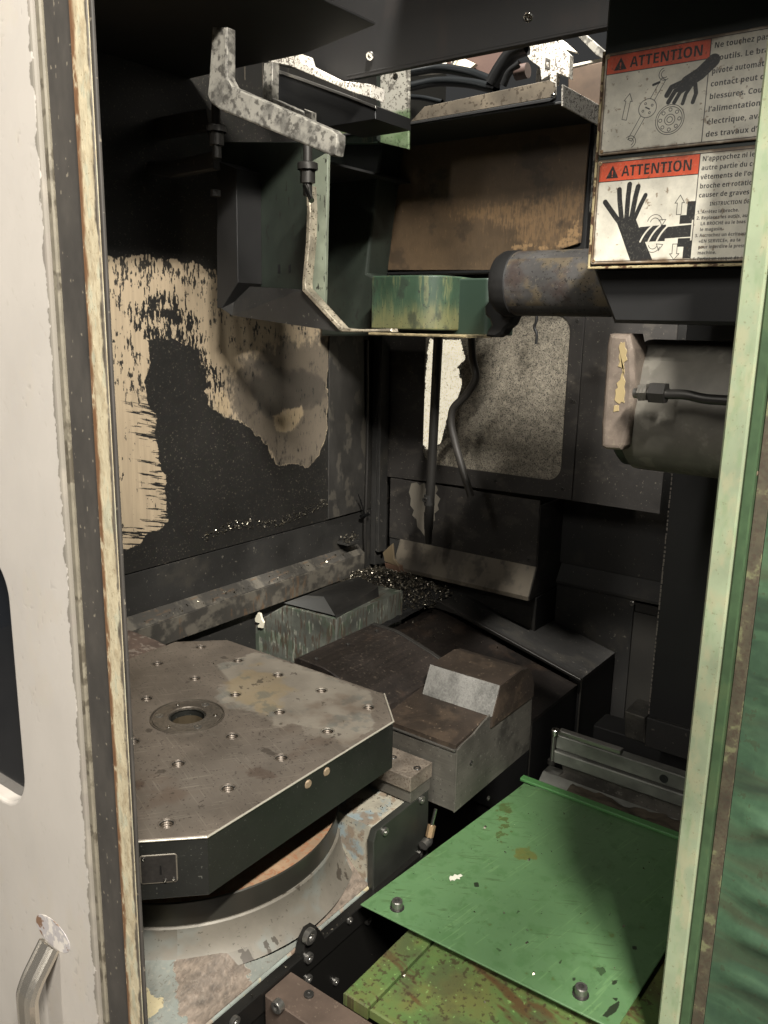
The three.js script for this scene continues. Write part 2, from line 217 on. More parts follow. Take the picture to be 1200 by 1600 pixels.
// sheet metal roof with its back edge in view; open over the door and over the rear of the machine
const roof = thing('machine_roof', 'black sheet metal roof panel at the near side of the machine top', 'roof panel', [-1.2, 2.085, -0.9]);
part('roof_sheet', prism('y', [[-1.6, -0.45], [-0.965, -0.45], [-0.965, -1.25], ...[[-1.178, -1.303], [-1.383, -1.296]], [-1.6, -1.296]], 2.085, 2.09, 0.0008), sootBlack, roof);
part('upper_sheet', slab(-1.02, 0.45, 2.36, 2.365, -1.46, -1.06, 0.001), sootBlack, roof);  // unseen sheet added to keep the header beam in shade
part('added_rear_sheet', slab(-1.5, -1.27, 1.925, 1.93, -2.0, -1.39, 0.001), sootBlack, roof);  // added to block the reflector lamp from the wall below
const headerBeam = thing('header_beam', 'black oily cross beam over the machine opening with a bright screw and a screw head standing in for a lit hole', 'header beam', [-0.4, 2.085, -1.45]);
const beamMat = surface(512, 256, [0.8, 0.4], (u, v, o) => { const n = fbm(u * 6, v * 3, 6, 6, 115, 3), p = fbm(u * 20, v * 4, 5, 20, 117, 4); setc(o, [13, 11, 10], 0.7 + 0.6 * n); mixc(o, [32, 23, 18], sst(0.55, 0.72, p) * 0.5); o.rough = 0.6; o.bump = n; }, 0.0004);
part('beam_face', prism('z', [...[[-1.31, 2.169], [-1.311, 2.139], [-1.303, 2.117], [-1.262, 2.098], [-1.204, 2.073]], [0.45, 2.083], [0.45, 2.36], [-1.05, 2.36]], -1.456, -1.45, 0.0008), beamMat, headerBeam);
part('beam_flange', slab(-1.19, 0.45, 2.0795, 2.083, -1.48, -1.4495, 0.0008), beamMat, headerBeam);
for (const p of [[-1.129, 2.11, -1.45], [-0.776, 2.118, -1.45]]) screw(headerBeam, p, [0, -0.6, 1], 0.0085, 0.005, chrome);  // first screw head stands in for a hole with light beyond

// ---------------------------------------------------------------- lamps in the hall
for (const L of LAMPS) {
  const at = V(L.at), d = V(L.aim).sub(at).normalize(), zc = d.clone().negate(), yc = new THREE.Vector3(0, 0, 1).addScaledVector(zc, -zc.z).normalize(), xc = yc.clone().cross(zc), m = new THREE.Matrix4().makeBasis(xc, yc, zc);
  const t = thing('ceiling_lamp', L.label, 'ceiling lamp', L.at); t.quaternion.setFromRotationMatrix(m);
  const h = new THREE.Mesh(new RoundedBoxGeometry(L.w + 0.06, L.h + 0.06, 0.06, 2, 0.01), simple(0x777777, 0.5)); h.name = 'housing'; h.position.z = 0.05; h.castShadow = true;
  const e = new THREE.Mesh(new RoundedBoxGeometry(L.w, L.h, 0.012, 2, 0.004), new THREE.MeshStandardMaterial({ color: 0xffffff, emissive: new THREE.Color(...L.color), emissiveIntensity: 6 })); e.name = 'lamp_tube'; e.position.z = 0.014;
  let a; if (L.cone) { a = new THREE.SpotLight(new THREE.Color(...L.color), L.power, 0, L.cone, 0.25); a.castShadow = true; a.shadow.radius = 5; a.target.position.set(...L.aim); a.position.set(...L.at).addScaledVector(d, 0.12); scene.add(a.target, a); t.add(h, e); } else { a = new THREE.RectAreaLight(new THREE.Color(...L.color), L.power, L.w, L.h); t.add(h, e, a); } a.name = 'lamp_light';
}

// ---------------------------------------------------------------- pallet
const PC = [-0.924, -0.758], PH = 0.252, PK = 0.068;
const oct = (h, k) => [[-h + k, h], [h - k, h], [h, h - k], [h, -h + k], [h - k, -h], [-h + k, -h], [-h, -h + k], [-h, h - k]].map(([x, z]) => [PC[0] + x, PC[1] + z]);
const grid = []; for (let i = -2; i <= 2; i++) for (let j = -2; j <= 2; j++) if (i || j) grid.push([PC[0] + i * 0.0975, PC[1] + j * 0.0985]);
const pallet = thing('machining_pallet', 'thick square steel pallet with cut corners and rows of threaded holes', 'machine pallet', [PC[0], 0.92, PC[1]]);
const palletSide = surface(1024, 512, [0.5, 0.25], (u, v, o) => {    // black oxide with spattered chips
  const n = fbm(u * 6, v * 3, 5, 6, 131, 3), f = vn(u * 190, v * 95, 95, 3), g2 = fbm(u * 10, v * 5, 4, 10, 134, 5); setc(o, [34, 34, 31], 0.75 + 0.5 * n);
  if (f > 0.95 && g2 > 0.5) mixc(o, [170, 168, 156], Math.min(1, (f - 0.95) / 0.04) * 0.7); if (vn(u * 420, v * 210, 420, 5, 210) > 0.95 && g2 > 0.4) mixc(o, [120, 120, 108], 0.55); o.rough = 0.34 + 0.2 * n; o.metal = 0.2; o.bump = 0.5;
}, 0.0003);
const PB = [PC[0] - PH, PC[0] + PH, PC[1] - PH, PC[1] + PH];
const dry = [[[-1.037, -0.918], [-1.034, -0.939], [-1.029, -1.003], [-0.917, -1.006], [-0.764, -1.004], [-0.678, -0.899], [-0.69, -0.841], [-0.742, -0.855], [-0.771, -0.845], [-0.788, -0.842], [-0.792, -0.826], [-0.808, -0.818], [-0.828, -0.839], [-0.855, -0.836], [-0.891, -0.812], [-0.937, -0.827], [-0.943, -0.874], [-0.969, -0.885]]];
const wet = [[[-0.816, -0.571], [-0.828, -0.62], [-0.807, -0.701], [-0.784, -0.765], [-0.76, -0.833], [-0.699, -0.834], [-0.704, -0.709], [-0.702, -0.608], [-0.72, -0.544], [-0.746, -0.524]]], tan = [[[-0.966, -0.865], [-0.99, -0.946], [-0.933, -0.958], [-0.848, -0.93], [-0.848, -0.87], [-0.871, -0.837], [-0.902, -0.826]]], rusty = [[[-0.739, -0.702], [-0.73, -0.724], [-0.706, -0.718], [-0.718, -0.694]], [[-0.855, -0.595], [-0.825, -0.603], [-0.804, -0.596], [-0.821, -0.575]]];
const mD = polyMask(1024, 1024, dry, PB, 10), mD2 = polyMask(1024, 1024, dry, PB, 3), mWt = polyMask(1024, 1024, wet, PB, 60), mTn = polyMask(1024, 1024, tan, PB, 34), mR = polyMask(1024, 1024, rusty, PB, 9);
const palletTop = surface(1024, 1024, null, (u, v, o) => {
  const n = fbm(u * 7, v * 7, 6, 4096, 141), f = fbm(u * 150, v * 150, 3, 4096, 144), w = (fbm(u * 14, v * 14, 5, 4096, 147) - 0.5) * 0.2, cloud = fbm(u * 16, v * 16, 5, 4096, 149);
  const d = 0.5 * mD(u + w, v + w * 0.7) + 0.5 * mD2(u + w * 0.3, v);
  setc(o, [97, 89, 80], 0.8 + 0.44 * n); mixc(o, [104, 98, 90], mWt(u, v) * 0.35);
  mixc(o, [148, 141, 128], sst(0.0, 1.0, d) * (0.4 + 0.6 * n)); mixc(o, [142, 124, 92], sst(0.2, 0.9, mTn(u + w, v + w)) * (0.35 + 0.4 * cloud)); mixc(o, [92, 96, 92], sst(0.56, 0.7, cloud) * d * 0.5);
  mixc(o, [72, 58, 49], sst(0.2, 1.0, mR(u + w * 0.4, v) + 0.7 * (f - 0.5)) * 0.5);
  mixc(o, [80, 62, 50], sst(0.6, 0.8, fbm(u * 5, v * 5, 5, 4096, 151)) * 0.35);
  const sc = fbm(u * 9 + v * 3, v * 420 - u * 160, 2, 4096, 153), sd = fbm(u * 300 + v * 210, v * 7 - u * 9, 2, 4096, 155); mixc(o, [150, 143, 130], sst(0.7, 0.85, sc) * 0.22 + sst(0.74, 0.86, sd) * 0.3); if (f > 0.74) mixc(o, [44, 38, 34], 0.55 * (1 - d)); if (vn(u * 260, v * 260, 4096, 9) > 0.985) mixc(o, [190, 180, 160], 0.7); if (cloud < 0.24) mixc(o, [52, 46, 40], 0.5);
  o.rough = 0.46 + 0.2 * n - 0.08 * d; o.metal = 0.45; o.bump = 0.5 + 0.25 * (f - 0.5);
}, 0.00025);
part('plate', prism('y', oct(PH, PK), 0.92, 0.9985, 0.002, grid.map(([x, z]) => [x, z, 0.0095]).concat([[...PC, 0.027]])), palletSide, pallet);
part('top_face', planeUV(prism('y', oct(PH - 0.0012, PK - 0.0006), 0.9986, 1.0, 0.0007, grid.map(([x, z]) => [x, z, 0.0095]).concat([[...PC, 0.0555]])), 0, 2, ...PB), palletTop, pallet);
part('ground_edge', merge([[2, 3], [3, 4], [1, 2]].map(([a, b]) => { const q = oct(PH + 0.0004, PK), p = q[a], r = q[b]; return cyl([p[0], 0.999, p[1]], [r[0], 0.999, r[1]], 0.0014, 0.0014, 8); })), simple(0xc9c2b2, 0.35, 0.6), pallet);
const thread = []; for (let i = 0; i < 9; i++) thread.push([0.0088, -0.03 + i * 0.003], [0.0075, -0.0285 + i * 0.003]);
const threadGeo = toCreasedNormals(new THREE.LatheGeometry([[0, -0.03], ...thread, [0.0082, -0.0036], [0.0098, -0.0003], [0.0103, 0.0003], [0.0106, 0]].map((t) => new THREE.Vector2(...t)), 24), 0.5);
const threadMat = simple(0x4c4339, 0.45, 0.5);
for (const [x, z] of grid) { const o = new THREE.Mesh(threadGeo, threadMat); o.name = 'threaded_hole'; o.position.set(x - PC[0], 0.08, z - PC[1]); o.castShadow = o.receiveShadow = true; pallet.add(o); }
const bush = part('centre_bush', lathe([[0.024, 0.955], [0.024, 0.975], [0.0275, 0.9765], [0.0275, 1.001], [0.029, 1.0024], [0.031, 1.0014], [0.0515, 1.0014], [0.0523, 0.9992], [0.0537, 0.9992], [0.0543, 1.0022], [0.0556, 1.0022], [0.056, 0.999]], [PC[0], 0, PC[1]], [0, 1, 0], 64), surface(256, 256, 0.1, (u, v, o) => { const n = fbm(u * 8, v * 8, 5, 8, 161); setc(o, [92, 85, 76], 0.75 + 0.45 * n); o.rough = 0.34 + 0.2 * n; o.metal = 0.6; o.bump = n; }, 0.0002), pallet);
part('bore', lathe([[0.0, 0.955], [0.0238, 0.9552], [0.0238, 0.99]], [PC[0], 0, PC[1]], [0, 1, 0], 40), simple(0x5c5140, 0.4, 0.6), bush);
for (let i = 0; i < 6; i++) { const a = i * Math.PI / 3 + 0.35; screw(bush, [PC[0] + 0.042 * Math.cos(a), 0.999, PC[1] + 0.042 * Math.sin(a)], [0, 1, 0], i % 2 ? 0.0034 : 0.0062, 0.0034, i % 2 ? chrome : steel); }
for (const p of [[-0.671, 0.986, -0.787], [-0.671, 0.985, -0.749]]) part('plug', lathe([[0, 0.001], [0.0045, 0.001], [0.0062, -0.0004], [0.0064, -0.003]], p, [1, 0, 0.15], 20), simple(0x8f7d66, 0.5, 0.4), pallet);
{ // riveted data plate on the cut corner
  const n = V([1, 0, 1]).normalize(), c = V([-0.712, 0.962, -0.534]), bp = part('data_plate', (() => { const g = prism('z', rect(-0.0215, -0.019, 0.0215, 0.019, 0.004), 0, 0.0016, 0.0005); planeUV(g, 0, 1, -0.0215, 0.0215, -0.019, 0.019); g.rotateY(Math.PI / 4); return g.translate(c.x, c.y, c.z); })(), surface(256, 256, null, (u, v, o) => {
    const k = fbm(u * 12, v * 12, 4, 4096, 171); setc(o, [42, 39, 36], 0.8 + 0.4 * k); const e = Math.max(Math.abs(u - 0.5), Math.abs(v - 0.5)); if (e > 0.46) mixc(o, [120, 112, 98], 0.7);
    if (Math.abs(u - 0.55) < 0.025 + 0.03 * (0.5 - v) && v > 0.3 && v < 0.62) mixc(o, [18, 17, 16], 0.9); o.rough = 0.5; o.metal = 0.3; }, 0.0002), pallet);
  for (const [a, b] of [[-0.0165, 0.0145], [0.0165, -0.0145], [0.007, -0.0155]]) screw(bp, [c.x + a * Math.SQRT1_2 + n.x * 0.0014, c.y + b, c.z - a * Math.SQRT1_2 + n.z * 0.0014], [1, 0, 1], 0.0023, 0.0015, chrome, capGeo, 'rivet');
}
// ---------------------------------------------------------------- rotary table under the pallet
const rotary = thing('rotary_table', 'dark round rotary table with rusty top carrying the pallet', 'rotary table', [PC[0], 0.819, PC[1]]);
const rustTop = surface(512, 512, 0.3, (u, v, o) => { const n = fbm(u * 7, v * 7, 6, 7, 181), f = fbm(u * 70, v * 70, 3, 70, 184); setc(o, [136, 112, 88], 0.7 + 0.5 * n); mixc(o, [128, 80, 54], sst(0.52, 0.68, f) * 0.6); o.rough = 0.6; o.bump = f; }, 0.0004);
part('rim', lathe([[0.1, 0.8195], [0.2298, 0.8195], [0.2302, 0.8225], [0.23, 0.852], [0.2285, 0.8535], [0.2, 0.8535]], [PC[0], 0, PC[1]], [0, 1, 0], 128), simple(0x3a3832, 0.3, 0.5), rotary);
part('table_top', boxUV(lathe([[0.2285, 0.8536], [0.17, 0.8542], [0.1, 0.8542]], [PC[0], 0, PC[1]], [0, 1, 0], 96)), rustTop, rotary);
part('clamp_hub', lathe([[0.165, 0.854], [0.16, 0.9], [0.15, 0.9195], [0, 0.9195]], [PC[0], 0, PC[1]], [0, 1, 0], 64), black, rotary);

// ---------------------------------------------------------------- cast base of the table
const base = thing('table_base', 'grey cast iron table base with flaking blue-grey paint around its round pedestal', 'machine base', [PC[0], 0.45, PC[1]]);
const pedestalMat = surface(1024, 512, [0.5, 0.25], (u, v, o) => {
  const n = fbm(u * 6, v * 3, 6, 6, 191, 3), f = fbm(u * 120, v * 60, 3, 120, 194, 60); setc(o, [116, 110, 99], 0.7 + 0.4 * n); mixc(o, [112, 122, 120], sst(0.5, 0.62, fbm(u * 5, v * 2.5, 5, 2, 197)) * 0.4);
  if (f > 0.76) mixc(o, [60, 54, 46], 0.5); if (fbm(u * 16, v * 8, 5, 16, 199, 8) > 0.72) mixc(o, [58, 52, 44], 0.8); o.rough = 0.55; o.metal = 0.25; o.bump = n; }, 0.0006);
const castMat = surface(1024, 1024, 0.5, (u, v, o) => {              // flaked blue-grey paint over brushed brown iron
  const w = fbm(u * 9, v * 9, 4, 9, 201) - 0.5, p = fbm(u * 5 + w * 1.2, v * 5 + w, 6, 5, 204), s = fbm(u * 26 - v * 18, v * 60 + u * 30, 3, 1, 207), q = fbm(u * 12, v * 12, 5, 12, 209), f = fbm(u * 90, v * 90, 3, 90, 211);
  setc(o, [124, 106, 91], 0.62 + 0.4 * q + 0.5 * (s - 0.5)); const pp = p + 0.10 * (f - 0.5), m = sst(0.445, 0.49, pp), rim = sst(0.41, 0.445, pp) * (1 - m);
  mixc(o, [164, 158, 142], rim * 0.55); mixc(o, [120, 128, 122], m * (0.6 + 0.5 * q)); mixc(o, [170, 154, 118], sst(0.62, 0.66, p) * 0.75); if (f > 0.78) mixc(o, [70, 60, 50], 0.4);
  const k = 0.86 + 0.28 * q; o.r *= k; o.g *= k; o.b *= k; o.rough = 0.62; o.metal = 0.15 * (1 - m); o.bump = 0.4 + 0.3 * m + 0.5 * (1 - m) * (s - 0.5) + 0.2 * (f - 0.5);
}, 0.0014);
const bt = [-1.0, -0.64, -0.92, -0.46], paintOut = [[[-0.824, -0.563], [-0.828, -0.592], [-0.826, -0.617], [-0.757, -0.648], [-0.711, -0.663], [-0.69, -0.691], [-0.678, -0.722], [-0.671, -0.775], [-0.655, -0.763], [-0.643, -0.704], [-0.64, -0.678], [-0.641, -0.664], [-0.621, -0.652], [-0.627, -0.632], [-0.654, -0.633], [-0.688, -0.647], [-0.717, -0.646], [-0.753, -0.633], [-0.764, -0.612], [-0.752, -0.58], [-0.713, -0.56], [-0.689, -0.537], [-0.673, -0.504], [-0.708, -0.476]], [[-0.703, -0.818], [-0.786, -0.955], [-0.762, -0.951], [-0.728, -0.893], [-0.693, -0.844], [-0.677, -0.803]]], beigeOut = [[[-0.764, -0.533], [-0.748, -0.541], [-0.721, -0.539], [-0.715, -0.529], [-0.712, -0.513], [-0.721, -0.5]]];
const mBp = polyMask(1024, 1024, paintOut, bt, 3), mBb = polyMask(1024, 1024, beigeOut, bt, 3);
const castTop0 = surface(1024, 1024, null, (u, v, o) => {            // blue-grey paint flaked off brushed brown iron
  const q = fbm(u * 11, v * 11, 6, 4096, 213), f = fbm(u * 90, v * 90, 4, 4096, 215), w = (fbm(u * 22, v * 22, 5, 4096, 217) - 0.5) * 0.07, br = fbm(u * 60 - v * 44 + 3 * q, v * 30 + u * 40, 3, 4096, 219);
  setc(o, [136, 122, 108], 0.6 + 0.35 * q + 0.45 * (br - 0.5) + 0.2 * (f - 0.5)); const e = mBp(u + w, v - w) + (f - 0.5) * 0.25, m = sst(0.45, 0.55, e), rim = sst(0.22, 0.4, e) * (1 - m), b = sst(0.45, 0.55, mBb(u - w, v + w) + (f - 0.5) * 0.3);
  mixc(o, [158, 150, 134], rim * 0.6); mixc(o, [108, 115, 109], m * (0.7 + 0.5 * (q - 0.4))); mixc(o, [166, 152, 116], b * 0.8); if (f > 0.7) mixc(o, [72, 62, 54], 0.4); if (f < 0.3) mixc(o, [150, 138, 122], 0.3);
  o.rough = 0.6; o.metal = 0.15 * (1 - m); o.bump = 0.4 + 0.25 * m + 0.6 * (1 - m) * (br - 0.5) + 0.3 * (f - 0.5); }, 0.0016);
{ const g = new THREE.PlaneGeometry(0.668, 0.59, 100, 100); g.rotateX(-Math.PI / 2); g.translate(-1.004, 0, -0.775); const p = g.attributes.position;
  for (let i = 0; i < p.count; i++) { const x = p.getX(i), z = p.getZ(i), d = Math.max(0, Math.hypot(x - PC[0], z - PC[1]) - 0.232); p.setY(i, 0.7515 + 0.034 * (0.35 + 0.65 * Math.exp(-d / 0.05)) * sst(-0.668, -0.72, x) + 0.0012 * (fbm(x * 60 + 90, z * 60 + 90, 3, 4096, 223) - 0.5)); }
  g.computeVertexNormals(); part('base_top', planeUV(g, 0, 2, ...bt), castTop0, base); }
part('base_block', prism('y', [[-1.36, -0.485], [-0.70, -0.485], [-0.70, -0.3], [-0.668, -0.3], [-0.668, -0.895], [-0.72, -0.94], [-0.80, -1.06], [-1.36, -1.06]], 0.45, 0.750, 0.006, [], 3), castMat, base);
part('pedestal', boxUV(lathe([[0.258, 0.765], [0.246, 0.778], [0.2385, 0.79], [0.2345, 0.803], [0.2335, 0.817], [0.2315, 0.8192], [0.1, 0.8192]], [PC[0], 0, PC[1]], [0, 1, 0], 128)), pedestalMat, base);
part('boss', prism('x', [[-0.893, 0.845], [-1.03, 0.845], [-1.05, 0.74], [-0.885, 0.74]], -0.8, -0.672, 0.005, [], 3), surface(512, 512, 0.2, (u, v, o) => {
  const p = fbm(u * 6, v * 6, 6, 6, 221), q = fbm(u * 9, v * 9, 5, 9, 224), f = fbm(u * 60, v * 60, 3, 60, 226); setc(o, [150, 144, 128], 0.75 + 0.4 * q); mixc(o, [112, 126, 130], sst(0.46, 0.62, p) * 0.8); mixc(o, [110, 94, 78], sst(0.5, 0.64, q) * 0.75); if (f > 0.76) mixc(o, [62, 58, 52], 0.7); o.rough = 0.6; o.bump = p; }, 0.001), base);
{ // sloped web between pedestal and boss, with a raised edge
  const A = [-0.739, 0.8, -0.916], B = [-0.671, 0.751, -0.899], C = [-0.671, 0.839, -0.904], D = [-0.732, 0.842, -0.924], E = [-0.671, 0.75, -0.80], F = [-0.71, 0.75, -0.79], g = new THREE.BufferGeometry(), a = [];
  for (const p of [A, B, C, A, C, D, A, F, B, F, E, B]) a.push(...p); g.setAttribute('position', new THREE.Float32BufferAttribute(a, 3)); g.computeVertexNormals(); part('web', boxUV(g), castMat, base);
  part('web_edge', tube([A, [(A[0] + B[0]) / 2, (A[1] + B[1]) / 2 + 0.001, (A[2] + B[2]) / 2], B], 0.0055, 20, 8), surface(256, 256, 0.1, (u, v, o) => { const n = fbm(u * 8, v * 8, 5, 8, 228); setc(o, [150, 132, 108], 0.8 + 0.4 * n); o.rough = 0.6; }, 0.001), base);
}
const sidePlate = part('side_plate', prism('x', [[-0.889, 0.846], [-1.03, 0.848], [-1.035, 0.70], [-0.885, 0.70], [-0.882, 0.83]], -0.672, -0.66, 0.0015), surface(512, 512, 0.25, (u, v, o) => { const n = fbm(u * 5, v * 5, 5, 5, 231); setc(o, [52, 53, 48], 0.7 + 0.5 * n); o.rough = 0.32 + 0.2 * n; o.metal = 0.4; o.bump = n; }, 0.0002), base);
for (const p of [[-0.66, 0.835, -0.909], [-0.66, 0.84, -1.008], [-0.66, 0.742, -1.009]]) screw(sidePlate, p, [1, 0, 0], 0.0065, 0.004, steel);
const clampBlock = thing('clamp_block', 'small machined steel block with two socket screws on the table base', 'steel block', [-0.7, 0.848, -1.0]);
part('block', slab(-0.76, -0.658, 0.87, 0.895, -1.035, -0.973, 0.0012), surface(1024, 512, [0.1, 0.05], (u, v, o) => { const n = fbm(u * 6, v * 3, 6, 6, 295, 3), f = fbm(u * 50, v * 25, 3, 50, 297, 25); setc(o, [126, 116, 104], 0.65 + 0.6 * n); if (f > 0.64) mixc(o, [78, 66, 56], 0.6); o.rough = 0.42; o.metal = 0.4; o.bump = f; }, 0.0002), clampBlock);
part('foot', slab(-0.755, -0.660, 0.848, 0.8685, -1.033, -0.977, 0.001), greySteel, clampBlock);
for (const p of [[-0.717, 0.895, -1.008], [-0.667, 0.895, -1.004]]) screw(clampBlock, [p[0], 0.889, p[2]], [0, 1, 0], 0.0062, 0.007, darkSteel);

// ---------------------------------------------------------------- guard rail along the base, bar, lube fitting
const guard = thing('guard_rail', 'long black guard rail bolted along the edge of the table base', 'guard rail', [-0.66, 0.45, -0.65]);
part('upper_rail', prism('x', [[-0.3, 0.715], [-0.3, 0.748], [-0.715, 0.748], [-0.722, 0.768], [-0.733, 0.778], [-0.746, 0.776], [-0.755, 0.762], [-0.762, 0.748], [-1.0, 0.748], [-1.0, 0.715]], -0.667, -0.652, 0.0012), simple(0x1b1a18, 0.34, 0.3), guard);
part('lower_rail', prism('x', [[-0.3, 0.45], [-0.3, 0.714], [-1.0, 0.714], [-1.0, 0.45]], -0.667, -0.657, 0.001), simple(0x161513, 0.36, 0.2), guard);
for (const [p, r] of [[[-0.652, 0.776, -0.726], 0.011], [[-0.652, 0.741, -0.726], 0.0075], [[-0.657, 0.7, -0.732], 0.006], [[-0.652, 0.742, -0.816], 0.005], [[-0.657, 0.708, -0.866], 0.0065], [[-0.657, 0.653, -0.791], 0.0055], [[-0.652, 0.743, -0.589], 0.0075]]) screw(guard, p, [1, 0, 0], r, r * 0.7, steel);
const bar = thing('cross_bar', 'short brown steel bar with socket screws, end on against the black guard rail', 'steel bar', [-0.55, 0.70, -0.65]);
part('bar_body', slab(-0.651, -0.30, 0.690, 0.742, -0.693, -0.642, 0.0015), surface(512, 512, 0.3, (u, v, o) => { const n = fbm(u * 6, v * 6, 6, 6, 241), f = fbm(u * 80, v * 80, 3, 80, 244); setc(o, [96, 82, 72], 0.75 + 0.5 * n); if (f > 0.75) mixc(o, [140, 126, 110], 0.4); o.rough = 0.48; o.metal = 0.4; o.bump = f; }, 0.0003), bar);
screw(bar, [-0.606, 0.742, -0.677], [0, 1, 0], 0.0065, 0.003, darkSteel); screw(bar, [-0.623, 0.745, -0.642], [0, 0, 1], 0.0085, 0.009, steel);
const lube = thing('lube_fitting', 'small bright brass pipe elbow and tube below the grey cover', 'pipe fitting', [-0.65, 0.775, -1.024]);
part('pipe', cyl([-0.645, 0.819, -1.029], [-0.645, 0.786, -1.016], 0.0028), chrome, lube); part('nut', cyl([-0.645, 0.794, -1.019], [-0.645, 0.776, -1.013], 0.0066, 0.0066, 6), brass, lube);
part('elbow', merge([tube([[-0.645, 0.776, -1.013], [-0.645, 0.765, -1.012], [-0.65, 0.762, -1.006], [-0.66, 0.756, -1.01]], 0.0055, 20, 10), cyl([-0.645, 0.771, -1.006], [-0.645, 0.769, -0.995], 0.008, 0.008, 12)]), steel, lube);

// ---------------------------------------------------------------- way covers behind the pallet
const coverGroup = 'telescopic way covers behind the pallet';
const wedgeGrey = surface(1024, 512, [0.2, 0.1], (u, v, o) => { const n = fbm(u * 6, v * 3, 6, 6, 245, 3), f = fbm(u * 90, v * 45, 3, 90, 247, 45); setc(o, [146, 144, 138], 0.6 + 0.6 * n + 0.3 * (f - 0.5)); mixc(o, [78, 76, 72], sst(0.6, 0.75, f * 0.5 + n * 0.5) * 0.7); o.rough = 0.45; o.metal = 0.4; o.bump = f; }, 0.0002);
const front = thing('way_cover', 'grey steel way cover with raised wedge and rusty brown top, beside the pallet corner', 'way cover', [-0.8, 0.815, -1.17], coverGroup);
part('box', slab(-1.0, -0.618, 0.818, 0.922, -1.30, -1.04, 0.0015), greySteel, front);
part('step_plate', prism('x', [[-1.0395, 0.925], [-1.0395, 0.9365], [-1.142, 0.9465], [-1.2, 0.95], [-1.2, 0.925]], -0.80, -0.6195, 0.0012), brownTop, front);
part('front_lip', slab(-0.80, -0.6192, 0.9245, 0.9285, -1.05, -1.0372, 0.001), steel, front);
part('side_sheet', prism('x', [[-1.0395, 0.818], [-1.0395, 0.929], [-1.05, 0.932], [-1.09, 0.936], [-1.12, 0.945], [-1.145, 0.950], [-1.2, 0.975], [-1.27, 0.981], [-1.292, 0.962], [-1.30, 0.93], [-1.302, 0.818]], -0.6188, -0.6155, 0.0006), greySteel, front);
part('wedge', prism('x', [[-1.144, 0.947], [-1.166, 0.996], [-1.245, 0.999], [-1.268, 0.993], [-1.288, 0.975], [-1.298, 0.95], [-1.298, 0.925], [-1.144, 0.925]], -0.754, -0.612, 0.0015), brownTop, front);
part('wedge_face', prism('x', [[-1.1425, 0.947], [-1.1644, 0.9955], [-1.1652, 0.9955], [-1.1433, 0.947]], -0.753, -0.6125, 0.0003), wedgeGrey, front);
part('roof_cover', prism('z', [[-0.975, 0.92], [-0.968, 0.988], [-0.958, 0.993], [-0.9, 0.991], [-0.885, 0.988], [-0.815, 0.968], [-0.768, 0.950], [-0.765, 0.92]], -1.262, -1.042, 0.0015), scorched, front);
part('lap_edge', prism('z', [[-0.966, 0.99], [-0.958, 0.9955], [-0.9, 0.9935], [-0.885, 0.990], [-0.815, 0.970], [-0.764, 0.951], [-0.762, 0.946], [-0.815, 0.964], [-0.885, 0.984], [-0.96, 0.989]], -1.27, -1.2605, 0.0008), darkSteel, front);
for (const p of [[-0.616, 0.887, -1.085], [-0.616, 0.79, -1.151], [-0.615, 0.936, -1.259]]) screw(front, p, [1, 0, 0], 0.0042, 0.002, darkSteel);
for (const z of [-1.06, -1.15, -1.24]) screw(front, [-0.93, 0.9925, z], [0, 1, 0], 0.0045, 0.002, darkSteel);
const mid = thing('way_cover', 'brown-topped dark way cover between the grey wedge cover and the wall', 'way cover', [-1.0, 0.5, -1.7], coverGroup);
part('cover_roof', prism('z', [[-1.44, 0.791], [-1.202, 0.791], [-0.775, 0.690], [-0.775, 0.681], [-1.202, 0.779], [-1.44, 0.779]], -1.5, -1.905, 0.001), scorched, mid);
part('cover_side', prism('x', [[-1.642, 0.43], [-1.642, 0.6885], [-1.905, 0.6885], [-1.905, 0.43]], -0.80, -0.7755, 0.0015), sootBlack, mid);
part('cover_end', prism('z', [[-1.4, 0.785], [-1.202, 0.785], [-0.777, 0.686], [-0.777, 0.43], [-1.4, 0.43]], -1.634, -1.644, 0.001), sootBlack, mid);
part('edge_seal', cyl([-0.7755, 0.43, -1.6435], [-0.7755, 0.688, -1.6435], 0.0018, 0.0018, 8), greySteel, mid);
const rear = thing('way_cover', 'black rear way cover with ridged roof, farthest from the pallet', 'way cover', [-1.0, 0.5, -2.0], coverGroup);
part('cover_roof', prism('z', [[-1.44, 0.819], [-1.202, 0.819], [-1.135, 0.803], [-0.766, 0.707], [-0.766, 0.697], [-1.202, 0.803], [-1.44, 0.803]], -1.90, -2.125, 0.0015), sheetDark, rear);
part('cover_side', prism('x', [[-1.90, 0.43], [-1.90, 0.705], [-2.125, 0.705], [-2.125, 0.43]], -0.80, -0.7668, 0.0015), sootBlack, rear);
part('lap_edge', prism('z', [[-1.342, 0.822], [-1.202, 0.822], [-1.135, 0.806], [-0.765, 0.709], [-0.765, 0.701], [-1.135, 0.795], [-1.342, 0.809]], -1.89, -1.901, 0.001), darkSteel, rear);
part('edge_seal', cyl([-0.7665, 0.43, -1.9], [-0.7665, 0.705, -1.9], 0.0022, 0.0022, 8), greySteel, rear);

